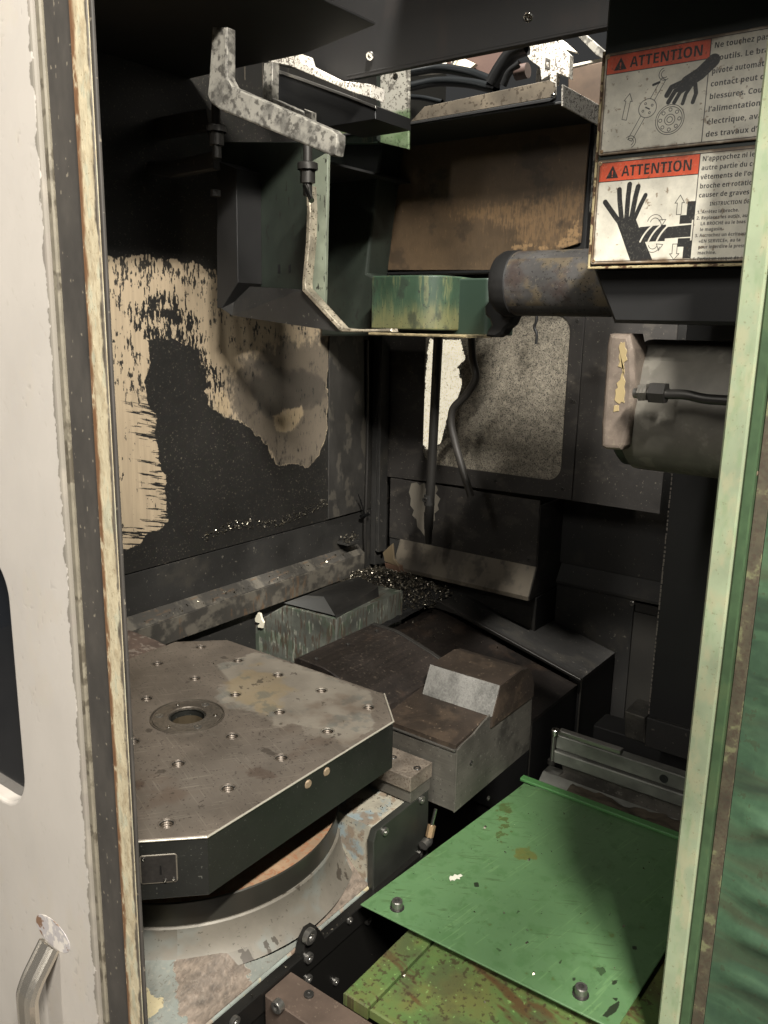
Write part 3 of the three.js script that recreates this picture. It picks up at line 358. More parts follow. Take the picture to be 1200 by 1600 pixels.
// ---------------------------------------------------------------- casting and sheet cap beyond the pallet
const shoulder = thing('stained_casting', 'grey stained casting under a folded sheet cap beyond the pallet', 'machine casting', [-1.3, 0.5, -1.6]);
part('foot_block', prism('z', [[-1.679, 0.654], [-1.598, 0.76], [-1.466, 0.833], [-1.399, 0.878], [-1.225, 0.884], [-1.226, 0.759], [-1.681, 0.595]], -1.47, -1.75, 0.003), surface(512, 512, 0.25, (u, v, o) => {
  const n = fbm(u * 5, v * 5, 6, 5, 251), s = fbm(u * 40, v * 5, 4, 40, 254, 5), p = fbm(u * 8, v * 8, 5, 8, 257); setc(o, [92, 94, 86], 0.6 + 0.7 * n); mixc(o, [164, 164, 150], sst(0.56, 0.64, s) * sst(0.42, 0.6, p) * 0.9); mixc(o, [70, 84, 66], sst(0.52, 0.66, p) * 0.5); mixc(o, [70, 52, 40], sst(0.56, 0.7, fbm(u * 50, v * 8, 3, 50, 259, 8)) * 0.6); o.rough = 0.6; o.bump = n; }, 0.001), shoulder);
part('cap_slope', (() => { const q = [[-1.399, 0.885, -1.47], [-1.229, 0.89, -1.47], [-1.335, 0.895, -1.55], [-1.397, 0.885, -1.55]], g = new THREE.BufferGeometry(); g.setAttribute('position', new THREE.Float32BufferAttribute([...q[0], ...q[1], ...q[2], ...q[0], ...q[2], ...q[3]], 3)); g.computeVertexNormals(); return boxUV(g); })(), simple(0x8f8f8c, 0.3, 0.7), shoulder);
part('cap_side', (() => { const q = [[-1.229, 0.89, -1.47], [-1.225, 0.881, -1.47], [-1.245, 0.869, -1.67], [-1.25, 0.91, -1.67], [-1.335, 0.895, -1.55]], g = new THREE.BufferGeometry(); g.setAttribute('position', new THREE.Float32BufferAttribute([...q[0], ...q[1], ...q[2], ...q[0], ...q[2], ...q[3], ...q[0], ...q[3], ...q[4]], 3)); g.computeVertexNormals(); return boxUV(g); })(), sheetDark, shoulder);
part('cap_top', (() => { const q = [[-1.397, 0.885, -1.55], [-1.335, 0.895, -1.55], [-1.25, 0.91, -1.67], [-1.417, 0.872, -1.8], [-1.452, 0.861, -1.7]], g = new THREE.BufferGeometry(); g.setAttribute('position', new THREE.Float32BufferAttribute([...q[0], ...q[1], ...q[2], ...q[0], ...q[2], ...q[3], ...q[0], ...q[3], ...q[4]], 3)); g.computeVertexNormals(); return boxUV(g); })(), sheetDark, shoulder);
const flake = thing('paint_flake', 'curled cream flake of paint stuck below the ledge beyond the pallet', 'paint flake', [-1.479, 0.822, -1.46]);
part('flake', prism('z', [[-1.491, 0.832], [-1.483, 0.842], [-1.474, 0.841], [-1.47, 0.828], [-1.463, 0.819], [-1.468, 0.802], [-1.482, 0.8], [-1.487, 0.804], [-1.477, 0.814], [-1.493, 0.813], [-1.496, 0.822]], -1.46, -1.466, 0.001), simple(0xe6dfc8, 0.6), flake);
const setPlate = thing('rest_plate', 'rusty flat plate end just beyond the pallet edge', 'steel plate', [-1.3, 0.93, -0.9]);
part('plate', prism('y', [[-1.46, -0.70], [-1.22, -0.70], [-1.215, -0.93], [-1.248, -0.98], [-1.29, -0.985], [-1.46, -0.985]], 0.93, 0.962, 0.0015), surface(512, 512, 0.3, (u, v, o) => { const n = fbm(u * 9, v * 9, 6, 9, 261), s = fbm(u * 20, v * 40, 4, 20, 264, 40); setc(o, [92, 78, 70], 0.7 + 0.5 * n); mixc(o, [146, 138, 126], sst(0.55, 0.65, s) * 0.6); o.rough = 0.6; o.metal = 0.2; o.bump = s; }, 0.0005), setPlate);

// ---------------------------------------------------------------- column guard with window, and what lies beside it
const guardBox = thing('column_cover', 'dark sheet metal column cover with flared lower edge below the grimy window', 'sheet metal cover', [-1.15, 0.84, -2.05]);
const coverMat = surface(1024, 1024, [0.5, 0.5], (u, v, o) => {      // black film with pale scraped rims
  const n = fbm(u * 6, v * 6, 6, 6, 271), p = fbm(u * 12, v * 16, 5, 12, 274, 16); setc(o, [42, 39, 36], 0.7 + 0.6 * n); mixc(o, [84, 78, 69], sst(0.55, 0.75, p) * 0.4); if (fbm(u * 120, v * 120, 2, 120, 277) > 0.84) mixc(o, [140, 132, 116], 0.5); o.rough = 0.45 + 0.3 * n; o.bump = n; }, 0.0004);
const scraped = surface(1024, 512, [0.5, 0.125], (u, v, o) => { const n = fbm(u * 8, v * 2, 5, 8, 281, 2), p = fbm(u * 16, v * 4, 6, 16, 284, 4), w = fbm(u * 9, v * 1, 4, 9, 287, 1); setc(o, [84, 77, 67], 0.75 + 0.4 * n); mixc(o, [118, 109, 94], sst(0.5, 0.62, p * 0.5 + w * 0.5) * 0.6); o.rough = 0.55; o.bump = p; }, 0.0003);
part('frame', (() => { const s = new THREE.Shape([[-1.5, 1.13], [-0.872, 1.143], [-0.872, 2.0], [-1.5, 2.0]].map((p) => new THREE.Vector2(...p))), r = rect(-1.345, 1.188, -0.908, 1.612, 0.04); s.holes.push(r); return prism('z', s, -2.004, -2.0, 0.001); })(), coverMat, guardBox);
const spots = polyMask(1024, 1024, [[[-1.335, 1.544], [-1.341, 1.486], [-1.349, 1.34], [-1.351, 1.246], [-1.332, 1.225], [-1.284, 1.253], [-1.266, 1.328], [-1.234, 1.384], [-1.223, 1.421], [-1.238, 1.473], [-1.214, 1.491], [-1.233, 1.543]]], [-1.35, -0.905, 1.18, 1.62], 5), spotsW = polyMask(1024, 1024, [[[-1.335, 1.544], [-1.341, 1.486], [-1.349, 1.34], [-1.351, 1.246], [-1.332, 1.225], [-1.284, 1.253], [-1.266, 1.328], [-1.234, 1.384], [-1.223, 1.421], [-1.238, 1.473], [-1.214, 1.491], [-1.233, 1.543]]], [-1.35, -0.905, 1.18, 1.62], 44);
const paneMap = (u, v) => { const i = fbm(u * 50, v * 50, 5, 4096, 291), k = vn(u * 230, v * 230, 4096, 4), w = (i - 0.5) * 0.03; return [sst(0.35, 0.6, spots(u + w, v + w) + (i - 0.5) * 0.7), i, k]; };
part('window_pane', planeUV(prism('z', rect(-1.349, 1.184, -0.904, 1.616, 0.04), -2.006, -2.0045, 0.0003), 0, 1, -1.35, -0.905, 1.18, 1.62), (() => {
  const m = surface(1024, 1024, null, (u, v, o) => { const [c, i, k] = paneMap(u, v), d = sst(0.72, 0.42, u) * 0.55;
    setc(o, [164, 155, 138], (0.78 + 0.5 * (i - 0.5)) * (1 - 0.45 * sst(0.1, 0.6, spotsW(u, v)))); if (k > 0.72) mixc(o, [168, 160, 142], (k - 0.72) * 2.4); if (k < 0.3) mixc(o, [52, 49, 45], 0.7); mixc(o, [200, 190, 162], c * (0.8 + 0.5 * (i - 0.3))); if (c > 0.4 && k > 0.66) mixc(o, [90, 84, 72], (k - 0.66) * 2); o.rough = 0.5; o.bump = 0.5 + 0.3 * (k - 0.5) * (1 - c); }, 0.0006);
  m.emissive = new THREE.Color(1, 0.9, 0.68); m.emissiveIntensity = 0.95;  // emission stands in for hall light coming through the clean glass
  m.emissiveMap = paint(512, 512, (u, v, o) => { const [c, , k] = paneMap(u, v), s = sst(0.05, 0.5, spotsW(u, v)); const t = Math.max(c * (1 - 0.6 * sst(0.68, 0.85, k)), s * sst(0.78, 0.86, k) * 0.8, 0.08 * sst(0.5, 0.9, k)) * 255; setc(o, [t, t, t]); }, THREE.ClampToEdgeWrapping)[0]; m.emissiveMap.colorSpace = THREE.SRGBColorSpace; return m; })(), guardBox, 'grimy window pane with one clean patch given a glow for the light behind');
part('lower_panel', slab(-1.46, -0.962, 0.942, 1.128, -2.006, -2.002, 0.001), coverMat, guardBox);
part('flared_lip', prism('x', [[-2.002, 0.944], [-1.966, 0.867], [-1.966, 0.856], [-1.97, 0.856], [-1.9705, 0.866], [-2.006, 0.942]], -1.418, -0.962, 0.0006), scraped, guardBox);
part('side_panel', prism('x', [[-2.006, 1.115], [-2.006, 0.942], [-1.968, 0.866], [-1.968, 0.856], [-2.16, 0.856], [-2.2, 0.925], [-2.2, 1.115]], -0.964, -0.960, 0.0006), coverMat, guardBox);
part('skirt', slab(-1.42, -0.957, 0.62, 0.854, -2.012, -2.008, 0.001), sheetDark, guardBox);
part('skirt_side', prism('x', [[-2.012, 0.854], [-2.012, 0.62], [-2.15, 0.62], [-2.15, 0.854]], -0.96, -0.957, 0.0008), sootBlack, guardBox);
part('inner_side', prism('x', [[-2.006, 0.856], [-2.006, 1.13], [-2.01, 1.13], [-2.01, 0.856]], -1.46, -1.418, 0), sheetDark, guardBox);
part('worn_patch', prism('z', [[-1.382, 1.121], [-1.363, 1.127], [-1.352, 1.119], [-1.336, 1.129], [-1.331, 1.112], [-1.313, 1.122], [-1.293, 1.127], [-1.288, 1.114], [-1.295, 1.102], [-1.278, 1.089], [-1.287, 1.069], [-1.282, 1.056], [-1.297, 1.042], [-1.294, 1.022], [-1.311, 1.007], [-1.315, 0.987], [-1.33, 0.969], [-1.342, 0.982], [-1.356, 0.992], [-1.36, 1.015], [-1.376, 1.024], [-1.37, 1.041], [-1.384, 1.054], [-1.382, 1.074], [-1.39, 1.093]], -2.0019, -2.0012, 0.0002), simple(0x6b655a, 0.6), guardBox, 'pale patch where the black film has worn off');
for (const x of [-1.38, -1.24, -1.1, -0.985]) screw(guardBox, [x, 0.96, -2.002], [0, 0, 1], 0.0045, 0.002, darkSteel);
for (const [x, y] of [[-1.3, 1.16], [-1.1, 1.165], [-0.9, 1.17], [-0.89, 1.4], [-0.89, 1.6]]) screw(guardBox, [x, y, -2.0], [0, 0, 1], 0.0045, 0.002, darkSteel);
for (const p of [[-1.258, 0.826, -2.008], [-1.123, 0.828, -2.008]]) screw(guardBox, p, [0, 0, 1], 0.006, 0.003, darkSteel);
const sheetUpper = thing('splash_panel', 'plain black splash panel beside the grimy window, under the tool arm', 'splash panel', [-0.75, 1.14, -2.0]);
part('panel', slab(-0.870, -0.64, 1.142, 2.0, -2.006, -2.0, 0.001), coverMat, sheetUpper);
screw(sheetUpper, [-0.882, 1.398, -2], [0, 0, 1], 0.004, 0.002, darkSteel);
const recess = thing('recess_panel', 'black folded sheet panels in the recess beside the column cover', 'sheet metal panel', [-0.75, 0.5, -2.17]);
part('upper_sheet', slab(-0.96, -0.5, 0.925, 1.3, -2.156, -2.15, 0.001), sheetDark, recess);
part('sloped_ledge', prism('x', [[-2.152, 0.924], [-2.122, 0.878], [-2.122, 0.87], [-2.156, 0.92]], -0.955, -0.5, 0.0006), sheetDark, recess);
part('lower_sheet', slab(-0.955, -0.727, 0.45, 0.868, -2.136, -2.13, 0.001), sheetDark, recess);
part('side_sheet', slab(-0.724, -0.5, 0.45, 0.835, -2.132, -2.126, 0.001), greyDark(), recess);
part('hinge_strip', slab(-0.722, -0.5, 0.838, 0.862, -2.132, -2.124, 0.001), darkSteel, recess);
function greyDark() { return surface(256, 256, 0.5, (u, v, o) => { const n = fbm(u * 5, v * 5, 5, 5, 301); setc(o, [44, 42, 38], 0.7 + 0.5 * n); o.rough = 0.55; o.bump = n; }, 0.0003); }
screw(recess, [-0.732, 0.857, -2.13], [0, 0, 1], 0.007, 0.004, steel);
const foot = thing('guide_foot', 'small steel foot block in the dark behind the linear rail', 'steel block', [-0.55, 0.6, -1.62]);
part('foot_body', prism('z', [[-0.552, 0.792], [-0.509, 0.79], [-0.504, 0.733], [-0.547, 0.734]], -1.62, -1.7, 0.002), greySteel, foot);
part('foot_base', slab(-0.62, -0.4, 0.55, 0.735, -1.7, -1.625, 0.002), sootBlack, foot);
// tall sliding shutter behind the post
const shutter = thing('sliding_shutter', 'tall black steel shutter with worn bright edge behind the green door post', 'sliding shutter', [-0.3, 0.79, -1.5]);
part('shutter_sheet', slab(-0.464, 0.1, 0.855, 1.6, -1.506, -1.5, 0.001), sootBlack, shutter);
part('kick_plate', slab(-0.466, 0.1, 0.792, 0.853, -1.506, -1.497, 0.0015), sheetDark, shutter);
part('worn_edge', merge(Array.from({ length: 60 }, (_, i) => { const r = rng(i + 5), y = 0.86 + i * 0.0085; return slab(-0.4655, -0.4635 + 0.0012 * r(), y, y + 0.003 + 0.005 * r(), -1.5, -1.4995, 0); })), simple(0x777068, 0.5, 0.3), shutter);

// ---------------------------------------------------------------- corner post, cable, chips
const post = thing('corner_post', 'dark upright angle post in the inner corner of the enclosure', 'post', [-1.48, 0.85, -1.96]);
part('post_web', slab(-1.497, -1.478, 0.86, 2.05, -1.985, -1.955, 0.001), sheetDark, post); part('post_flange', slab(-1.474, -1.462, 0.905, 2.05, -1.99, -1.95, 0.001), sheetDark, post);
part('gusset', prism('z', [[-1.445, 0.907], [-1.41, 0.941], [-1.404, 0.895], [-1.384, 0.875], [-1.437, 0.88]], -1.95, -1.958, 0.001), simple(0x655843, 0.6), post); part('rusty_foot', prism('z', [[-1.437, 0.876], [-1.384, 0.875], [-1.369, 0.846], [-1.426, 0.838]], -1.95, -1.98, 0.001), simple(0x5a4334, 0.7), post);
const cable = thing('wall_cable', 'thin black cable with zip tie running down the inner corner', 'cable', [-1.485, 1.071, -1.903]);
part('cable_run', tube([[-1.49, 1.536, -1.917], [-1.49, 1.222, -1.925], [-1.485, 1.069, -1.916], [-1.485, 0.972, -1.912], [-1.485, 0.85, -1.921]], 0.005, 60), darkSteel, cable);
part('zip_tie', merge([cyl([-1.485, 1.019, -1.914], [-1.47, 1.098, -1.859], 0.0016), cyl([-1.485, 1.019, -1.914], [-1.475, 1.081, -1.875], 0.0018), ...[0, 1, 2].map((i) => cyl([-1.482, 1.024, -1.888], [-1.482, 1.025, -1.925], 0.005))]), black, cable);
part('cable_bracket', slab(-1.5, -1.46, 0.955, 0.961, -1.86, -1.80, 0.001), sheetDark, cable);

const chipGeo = (() => { const g = new THREE.BufferGeometry(), p = [[-1, 0, -0.5], [0, 0.35, -0.45], [1, 0, -0.3], [-0.9, 0.1, 0.5], [0.1, 0.45, 0.4], [0.8, -0.1, 0.6]], i = [0, 3, 1, 1, 3, 4, 1, 4, 2, 2, 4, 5], a = []; for (const k of i) a.push(...p[k]); g.setAttribute('position', new THREE.Float32BufferAttribute(a, 3)); g.computeVertexNormals(); return g; })();
const chipMat = simple(0xa49e92, 0.32, 0.85);
const curlGeo = (() => { const a = [], P = (t, w) => [Math.cos(t) * (0.5 + 0.06 * t), w + 0.12 * t, Math.sin(t) * (0.5 + 0.06 * t)]; for (let i = 0; i < 12; i++) { const t = i * 0.62, u = t + 0.62, q = [P(t, 0), P(u, 0), P(t, 0.4), P(u, 0.4)]; a.push(...q[0], ...q[2], ...q[1], ...q[1], ...q[2], ...q[3]); } const g = new THREE.BufferGeometry(); g.setAttribute('position', new THREE.Float32BufferAttribute(a, 3)); g.computeVertexNormals(); return g; })();
function chips(name, label, category, count, size, spot, seed, geo = chipGeo) {
  const r = rng(seed), im = new THREE.InstancedMesh(geo, chipMat, count), m = new THREE.Matrix4(), q = new THREE.Quaternion(), e = new THREE.Euler(), c = new THREE.Color(); im.castShadow = im.receiveShadow = true;
  for (let i = 0; i < count; i++) { const p = spot(r), s = size * (0.35 + 1.5 * r() * r()); e.set(r() * 6.3, r() * 6.3, r() * 6.3); q.setFromEuler(e); m.compose(V(p), q, new THREE.Vector3(s, s, s)); im.setMatrixAt(i, m); const k = 0.25 + 0.9 * r() * r(); im.setColorAt(i, c.setRGB(k, k * 0.97, k * 0.9)); }
  im.name = numbered(name); im.userData = { label, category, kind: 'stuff' }; scene.add(im); return im;
}
const heapD = (x, z) => Math.hypot((x + 1.38) / 0.17, (z + 1.86) / 0.17) + 0.5 * (fbm(x * 18 + 40, z * 18 + 40, 3, 4096, 61) - 0.5), heapY = (x, z) => { const d = heapD(x, z); return 0.8175 + 0.058 * Math.exp(-d * d * 1.6) + 0.012 * (fbm(x * 40 + 80, z * 40 + 80, 3, 4096, 64) - 0.5); };
chips('chip_heap', 'heap of glittering metal chips in the inner corner of the machine', 'metal chips', 4200, 0.0036, (r) => { let x, z, d; do { x = -1.49 + 0.36 * r(); z = -1.62 - 0.38 * r(); d = heapD(x, z); } while (d > 1.15 || r() > 1.25 - d); return [x, heapY(x, z) + 0.006 * r(), z]; }, 11);
{ const g = new THREE.PlaneGeometry(0.3, 0.4, 60, 60); g.rotateX(-Math.PI / 2); g.translate(-1.352, 0, -1.81); const p = g.attributes.position; for (let i = 0; i < p.count; i++) p.setY(i, heapY(p.getX(i), p.getZ(i)) - 0.004); g.computeVertexNormals(); const o = struct('chip_bed', boxUV(g), sootBlack); o.userData = { kind: 'stuff', label: 'dark oily swarf bed under the glittering chips in the corner', category: 'swarf' }; }
chips('curled_chips', 'curled metal shavings lying in the chip heap in the corner', 'metal shavings', 420, 0.0062, (r) => { let x, z, d; do { x = -1.49 + 0.4 * r(); z = -1.6 - 0.4 * r(); d = heapD(x, z); } while (d > 1.3 || r() > 1.3 - d); return [x, heapY(x, z) + 0.007 * r(), z]; }, 21, curlGeo);
chips('ledge_chips', 'scattered line of bright chips clinging to the soot-black wall above the seam', 'metal chips', 420, 0.0032, (r) => { const t = r(); const z = -1.3 - 0.5 * t + 0.02 * (r() - 0.5); const c = t > 0.62 && t < 0.7 ? 0.02 : 0; return [-1.498, 1.065 + 0.022 * Math.pow(r(), 1.3) + 0.01 * Math.sin(t * 9) + c * 0, z]; }, 12);
chips('ledge_chips', 'few bright chips lying along the stained ledge of the wall', 'metal chips', 110, 0.0034, (r) => [-1.475 - 0.02 * r(), 0.915 + 0.012 * r(), -1.1 - 0.78 * r()], 13);
chips('cover_chips', 'loose bright chips scattered on the roofs of the way covers', 'metal chips', 260, 0.0026, (r) => { const z = -1.6 - 0.4 * r(), x = -1.3 + 0.52 * r() * r(), hi = z < -1.9; const y = hi ? Math.min(0.82, 0.82 - (x + 1.202) * 0.2572) : Math.min(0.792, 0.792 - (x + 1.202) * 0.2365); return [x, y + 0.001, z]; }, 14);
chips('pallet_specks', 'tiny pale specks of swarf on the back of the brown pallet face', 'metal chips', 60, 0.0012, (r) => [-1.1 + 0.4 * r(), 1.0008, -0.95 + 0.35 * r()], 15);
chips('stray_chips', 'stray bright chips lying on the green plate and the cover below it', 'metal chips', 70, 0.0022, (r) => { const x = -0.62 + 0.34 * r(), z = -1.24 + 0.5 * r(); return [x, z > -0.825 ? 0.7562 : 0.7728, z]; }, 18);
chips('base_chips', 'stray chips caught on the cast base and the black rail', 'metal chips', 60, 0.0022, (r) => { const k = r(); return k < 0.5 ? [-0.66 + 0.006 * r(), 0.7485, -0.4 - 0.5 * r()] : [-0.74 + 0.06 * r(), 0.846, -0.9 - 0.1 * r()]; }, 19);
chips('bracket_chips', 'small clump of chips on the cable bracket in the corner', 'metal chips', 120, 0.0032, (r) => [-1.49 + 0.03 * r(), 0.964 + 0.025 * r() * r(), -1.86 + 0.06 * r()], 16);

// ---------------------------------------------------------------- coolant pipes in front of the window
const lance = thing('coolant_lance', 'straight dark coolant pipe hanging in front of the bright window patch', 'coolant pipe', [-1.21, 1.277, -1.85]);
part('pipe', cyl([-1.205, 1.558, -1.85], [-1.216, 1.038, -1.85], 0.0125), darkSteel, lance); part('nozzle', cyl([-1.217, 1.083, -1.85], [-1.216, 0.996, -1.85], 0.0135, 0.009), darkSteel, lance); screw(lance, [-1.222, 1.121, -1.84], [0.2, 0, 1], 0.0075, 0.008, darkSteel); part('clip', cyl([-1.217, 1.133, -1.85], [-1.216, 1.104, -1.85], 0.0142), sheetDark, lance);
const hose = thing('coolant_hose', 'bent flat coolant hose dangling in front of the grimy window', 'coolant hose', [-1.118, 1.371, -1.82]);
part('hose', (() => { const g = tube([[-1.077, 1.564, -1.8], [-1.069, 1.502, -1.8], [-1.058, 1.459, -1.8], [-1.083, 1.415, -1.8], [-1.121, 1.376, -1.8], [-1.125, 1.343, -1.8], [-1.111, 1.292, -1.8], [-1.09, 1.237, -1.8], [-1.057, 1.158, -1.8]], 0.0098, 90, 10); return g; })(), simple(0x3d3a36, 0.5, 0.2), hose);
const strand = thing('swarf_strand', 'thin twisted strand of black swarf hanging over the top of the grimy window', 'swarf strand', [-0.954, 1.582, -1.9]);
part('strand', tube([[-0.953, 1.616, -1.9], [-0.953, 1.598, -1.9], [-0.957, 1.582, -1.9], [-0.95, 1.567, -1.9], [-0.95, 1.542, -1.9]], 0.0036, 24, 7), black, strand);

// ---------------------------------------------------------------- green deck plate and base cover
const slabMat = surface(1024, 1024, null, (u, v, o) => {
  const n = fbm(u * 9, v * 9, 6, 4096, 311), s = fbm(u * 9 + v * 2, v * 34 - u * 8, 5, 4096, 314), f = fbm(u * 130, v * 130, 3, 4096, 317), p = fbm(u * 22, v * 22, 5, 4096, 319);
  setc(o, [80, 104, 54], 0.68 + 0.45 * n); mixc(o, [86, 80, 42], sst(0.4, 0.7, n) * 0.7); mixc(o, [70, 46, 26], sst(0.52, 0.74, s + 0.15 * (f - 0.5)) * 0.8); mixc(o, [58, 58, 38], sst(0.45, 0.75, p) * 0.55); if (f > 0.68) mixc(o, [46, 36, 22], 0.6); if (f < 0.2) mixc(o, [122, 160, 92], 0.5); o.rough = 0.55; o.bump = 0.5 + 0.4 * (f - 0.5); }, 0.0005);
const cover = thing('base_cover', 'rust-streaked green base cover under the loose green plate', 'machine cover', [-0.4, 0.6, -0.75]);
part('cover_top', planeUV(prism('y', [[-0.523, -1.15], [-0.235, -1.15], [-0.225, -0.697], [-0.523, -0.697]], 0.74, 0.755, 0.002), 0, 2, -0.6, 0.1, -1.1, -0.4), slabMat, cover);
part('edge_strip', planeUV(prism('y', [[-0.565, -1.15], [-0.526, -1.15], [-0.526, -0.697], [-0.565, -0.697]], 0.735, 0.7555, 0.002), 0, 2, -0.6, 0.1, -1.1, -0.4), slabMat, cover);
part('cover_side', prism('x', [[-0.70, 0.45], [-0.70, 0.735], [-1.15, 0.735], [-1.15, 0.45]], -0.56, -0.55, 0.001), sootBlack, cover);
const deck = thing('deck_plate', 'loose bright green painted steel plate with bolts at its front corners', 'cover plate', [-0.45, 0.768, -1.04]);
const db = [-0.65, -0.15, -1.29, -0.79], stainA = [[[-0.606, -1.165], [-0.6, -1.189], [-0.58, -1.175], [-0.563, -1.121], [-0.536, -1.066], [-0.548, -1.063], [-0.576, -1.111]]], stainB = [[[-0.532, -1.084], [-0.495, -1.098], [-0.475, -1.073], [-0.495, -1.047], [-0.52, -1.052]], [[-0.639, -0.95], [-0.632, -0.972], [-0.625, -0.965], [-0.628, -0.943]]], spotsB = [[[-0.319, -0.915], [-0.312, -0.924], [-0.305, -0.918], [-0.309, -0.907]], [[-0.296, -0.909], [-0.289, -0.914], [-0.288, -0.907], [-0.292, -0.903]], [[-0.338, -0.881], [-0.334, -0.885], [-0.332, -0.88], [-0.335, -0.877]], [[-0.285, -0.883], [-0.278, -0.888], [-0.278, -0.881]], [[-0.532, -0.964], [-0.527, -0.97], [-0.521, -0.962], [-0.527, -0.957]], [[-0.296, -0.985], [-0.291, -0.989], [-0.289, -0.983], [-0.293, -0.98]], [[-0.28, -0.872], [-0.275, -0.886], [-0.271, -0.871], [-0.276, -0.848], [-0.282, -0.848]]];
const mA = polyMask(1024, 1024, stainA, db, 26), mB = polyMask(1024, 1024, stainB, db, 24), mC = polyMask(1024, 1024, spotsB, db, 2);
part('plate', planeUV(prism('y', [[-0.637, -0.823], [-0.605, -1.222], [-0.603, -1.262], [-0.25, -1.278], [-0.262, -0.838]], 0.769, 0.772, 0.0008), 0, 2, ...db), surface(1024, 1024, null, (u, v, o) => {
  const n = fbm(u * 6, v * 6, 5, 4096, 331), i = fbm(u * 40, v * 40, 4, 4096, 334), k = vn(u * 90, v * 90, 4096, 6), k2 = fbm(u * 28, v * 28, 4, 4096, 338);
  setc(o, [82, 113, 74], 0.93 + 0.14 * (n - 0.5)); mixc(o, [62, 66, 30], sst(0.5, 0.62, mA(u, v) * 0.75 + (i - 0.5) * 1.5 + (k2 - 0.5) * 0.8) * 0.75); mixc(o, [88, 78, 30], sst(0.52, 0.64, mB(u, v) * 0.75 + (i - 0.5) * 1.5 + (k2 - 0.5) * 0.9) * 0.6); mixc(o, [28, 34, 22], sst(0.4, 0.6, mC(u + (i - 0.5) * 0.012, v + (k2 - 0.5) * 0.012)) * 0.9);
  if (k > 0.965 && k2 > 0.5) mixc(o, [34, 40, 24], 0.8); mixc(o, [62, 92, 54], sst(0.52, 0.75, k2) * 0.5); mixc(o, [98, 128, 84], sst(0.7, 0.78, fbm(u * 160 + v * 30, v * 9 - u * 4, 3, 4096, 339)) * 0.45); mixc(o, [52, 70, 40], sst(0.68, 0.76, fbm(u * 12 - v * 9, v * 130 + u * 70, 3, 4096, 341)) * sst(0.45, 0.6, n) * 0.5); if (i > 0.7) mixc(o, [58, 84, 50], 0.3); o.rough = 0.4 + 0.1 * n; o.bump = 0.5 + 0.1 * (i - 0.5); }, 0.0003), deck);
part('folded_lip', prism('z', [[-0.612, 0.7725], [-0.25, 0.7725], [-0.25, 0.778], [-0.612, 0.778]], -1.262, -1.278, 0.0012), simple(0x44703f, 0.42), deck);
for (const [p, h] of [[[-0.591, 0.772, -0.849], 0.0115], [[-0.317, 0.772, -0.863], 0.0115]]) { screw(deck, p, [0, 1, 0], 0.0105, 0.001, darkSteel, capGeo, 'washer'); const s = screw(deck, [p[0], p[1] + 0.001, p[2]], [0, 1, 0], 0.008, h, steel, capGeo); }
const chipWhite = thing('white_scrap', 'torn white scrap of paper lying on the green plate', 'scrap', [-0.561, 0.773, -0.957]);
part('scrap', prism('y', [[-0.566, -0.948], [-0.568, -0.954], [-0.564, -0.956], [-0.565, -0.962], [-0.56, -0.962], [-0.558, -0.968], [-0.553, -0.966], [-0.555, -0.96], [-0.552, -0.957], [-0.557, -0.955], [-0.557, -0.949], [-0.561, -0.948], [-0.561, -0.944]], 0.7728, 0.7738, 0.0003), simple(0xb9b8a8, 0.8), chipWhite);

// ---------------------------------------------------------------- linear rail behind the deck plate
const rail = thing('linear_rail', 'grey steel guide rail assembly behind the green plate', 'guide rail', [-0.4, 0.75, -1.34]);
const railMat = surface(512, 512, 0.3, (u, v, o) => { const n = fbm(u * 5, v * 8, 5, 5, 341, 8); setc(o, [116, 116, 109], 0.65 + 0.6 * n); o.rough = 0.34 + 0.25 * n; o.metal = 0.5; o.bump = n; }, 0.0003);
part('upper_bar', slab(-0.573, -0.15, 0.826, 0.853, -1.345, -1.322, 0.0015), railMat, rail); part('lower_bar', slab(-0.572, -0.15, 0.801, 0.8245, -1.345, -1.314, 0.002), railMat, rail);
part('wiper_strip', slab(-0.570, -0.452, 0.8535, 0.862, -1.338, -1.324, 0.0012), steel, rail);
part('rail_block', prism('z', [[-0.566, 0.80], [-0.15, 0.80], [-0.15, 0.762], [-0.582, 0.752], [-0.56, 0.775]], -1.36, -1.333, 0.002), greySteel, rail); part('rail_foot', prism('x', [[-1.333, 0.765], [-1.29, 0.735], [-1.29, 0.72], [-1.36, 0.72], [-1.36, 0.765]], -0.6, -0.15, 0.001), railMat, rail);
part('adjuster', cyl([-0.576, 0.798, -1.318], [-0.576, 0.86, -1.318], 0.0042, 0.0042, 12), steel, rail); screw(rail, [-0.574, 0.855, -1.318], [0, 1, 0], 0.0078, 0.011, chrome); screw(rail, [-0.577, 0.795, -1.318], [0, 1, 0], 0.008, 0.008, darkSteel, hexGeo, 'nut');
screw(rail, [-0.529, 0.85, -1.33], [0, 1, 0], 0.0045, 0.009, chrome); part('slot', cyl([-0.373, 0.838, -1.325], [-0.373, 0.838, -1.3212], 0.0075), black, rail);
const rag = thing('oily_rag', 'flattened dark oily rag between the green plate and the guide rail', 'rag', [-0.45, 0.758, -1.29]);
{ const g = new THREE.PlaneGeometry(0.2, 0.035, 40, 8), p = g.attributes.position; for (let i = 0; i < p.count; i++) p.setZ(i, 0.02 * fbm((p.getX(i) + 1) * 30, (p.getY(i) + 1) * 60, 3, 4096, 351)); g.rotateX(-Math.PI / 2); g.rotateY(0.02); g.translate(-0.43, 0.762, -1.296); g.computeVertexNormals(); part('cloth', g, simple(0x3e362a, 0.9), rag); }

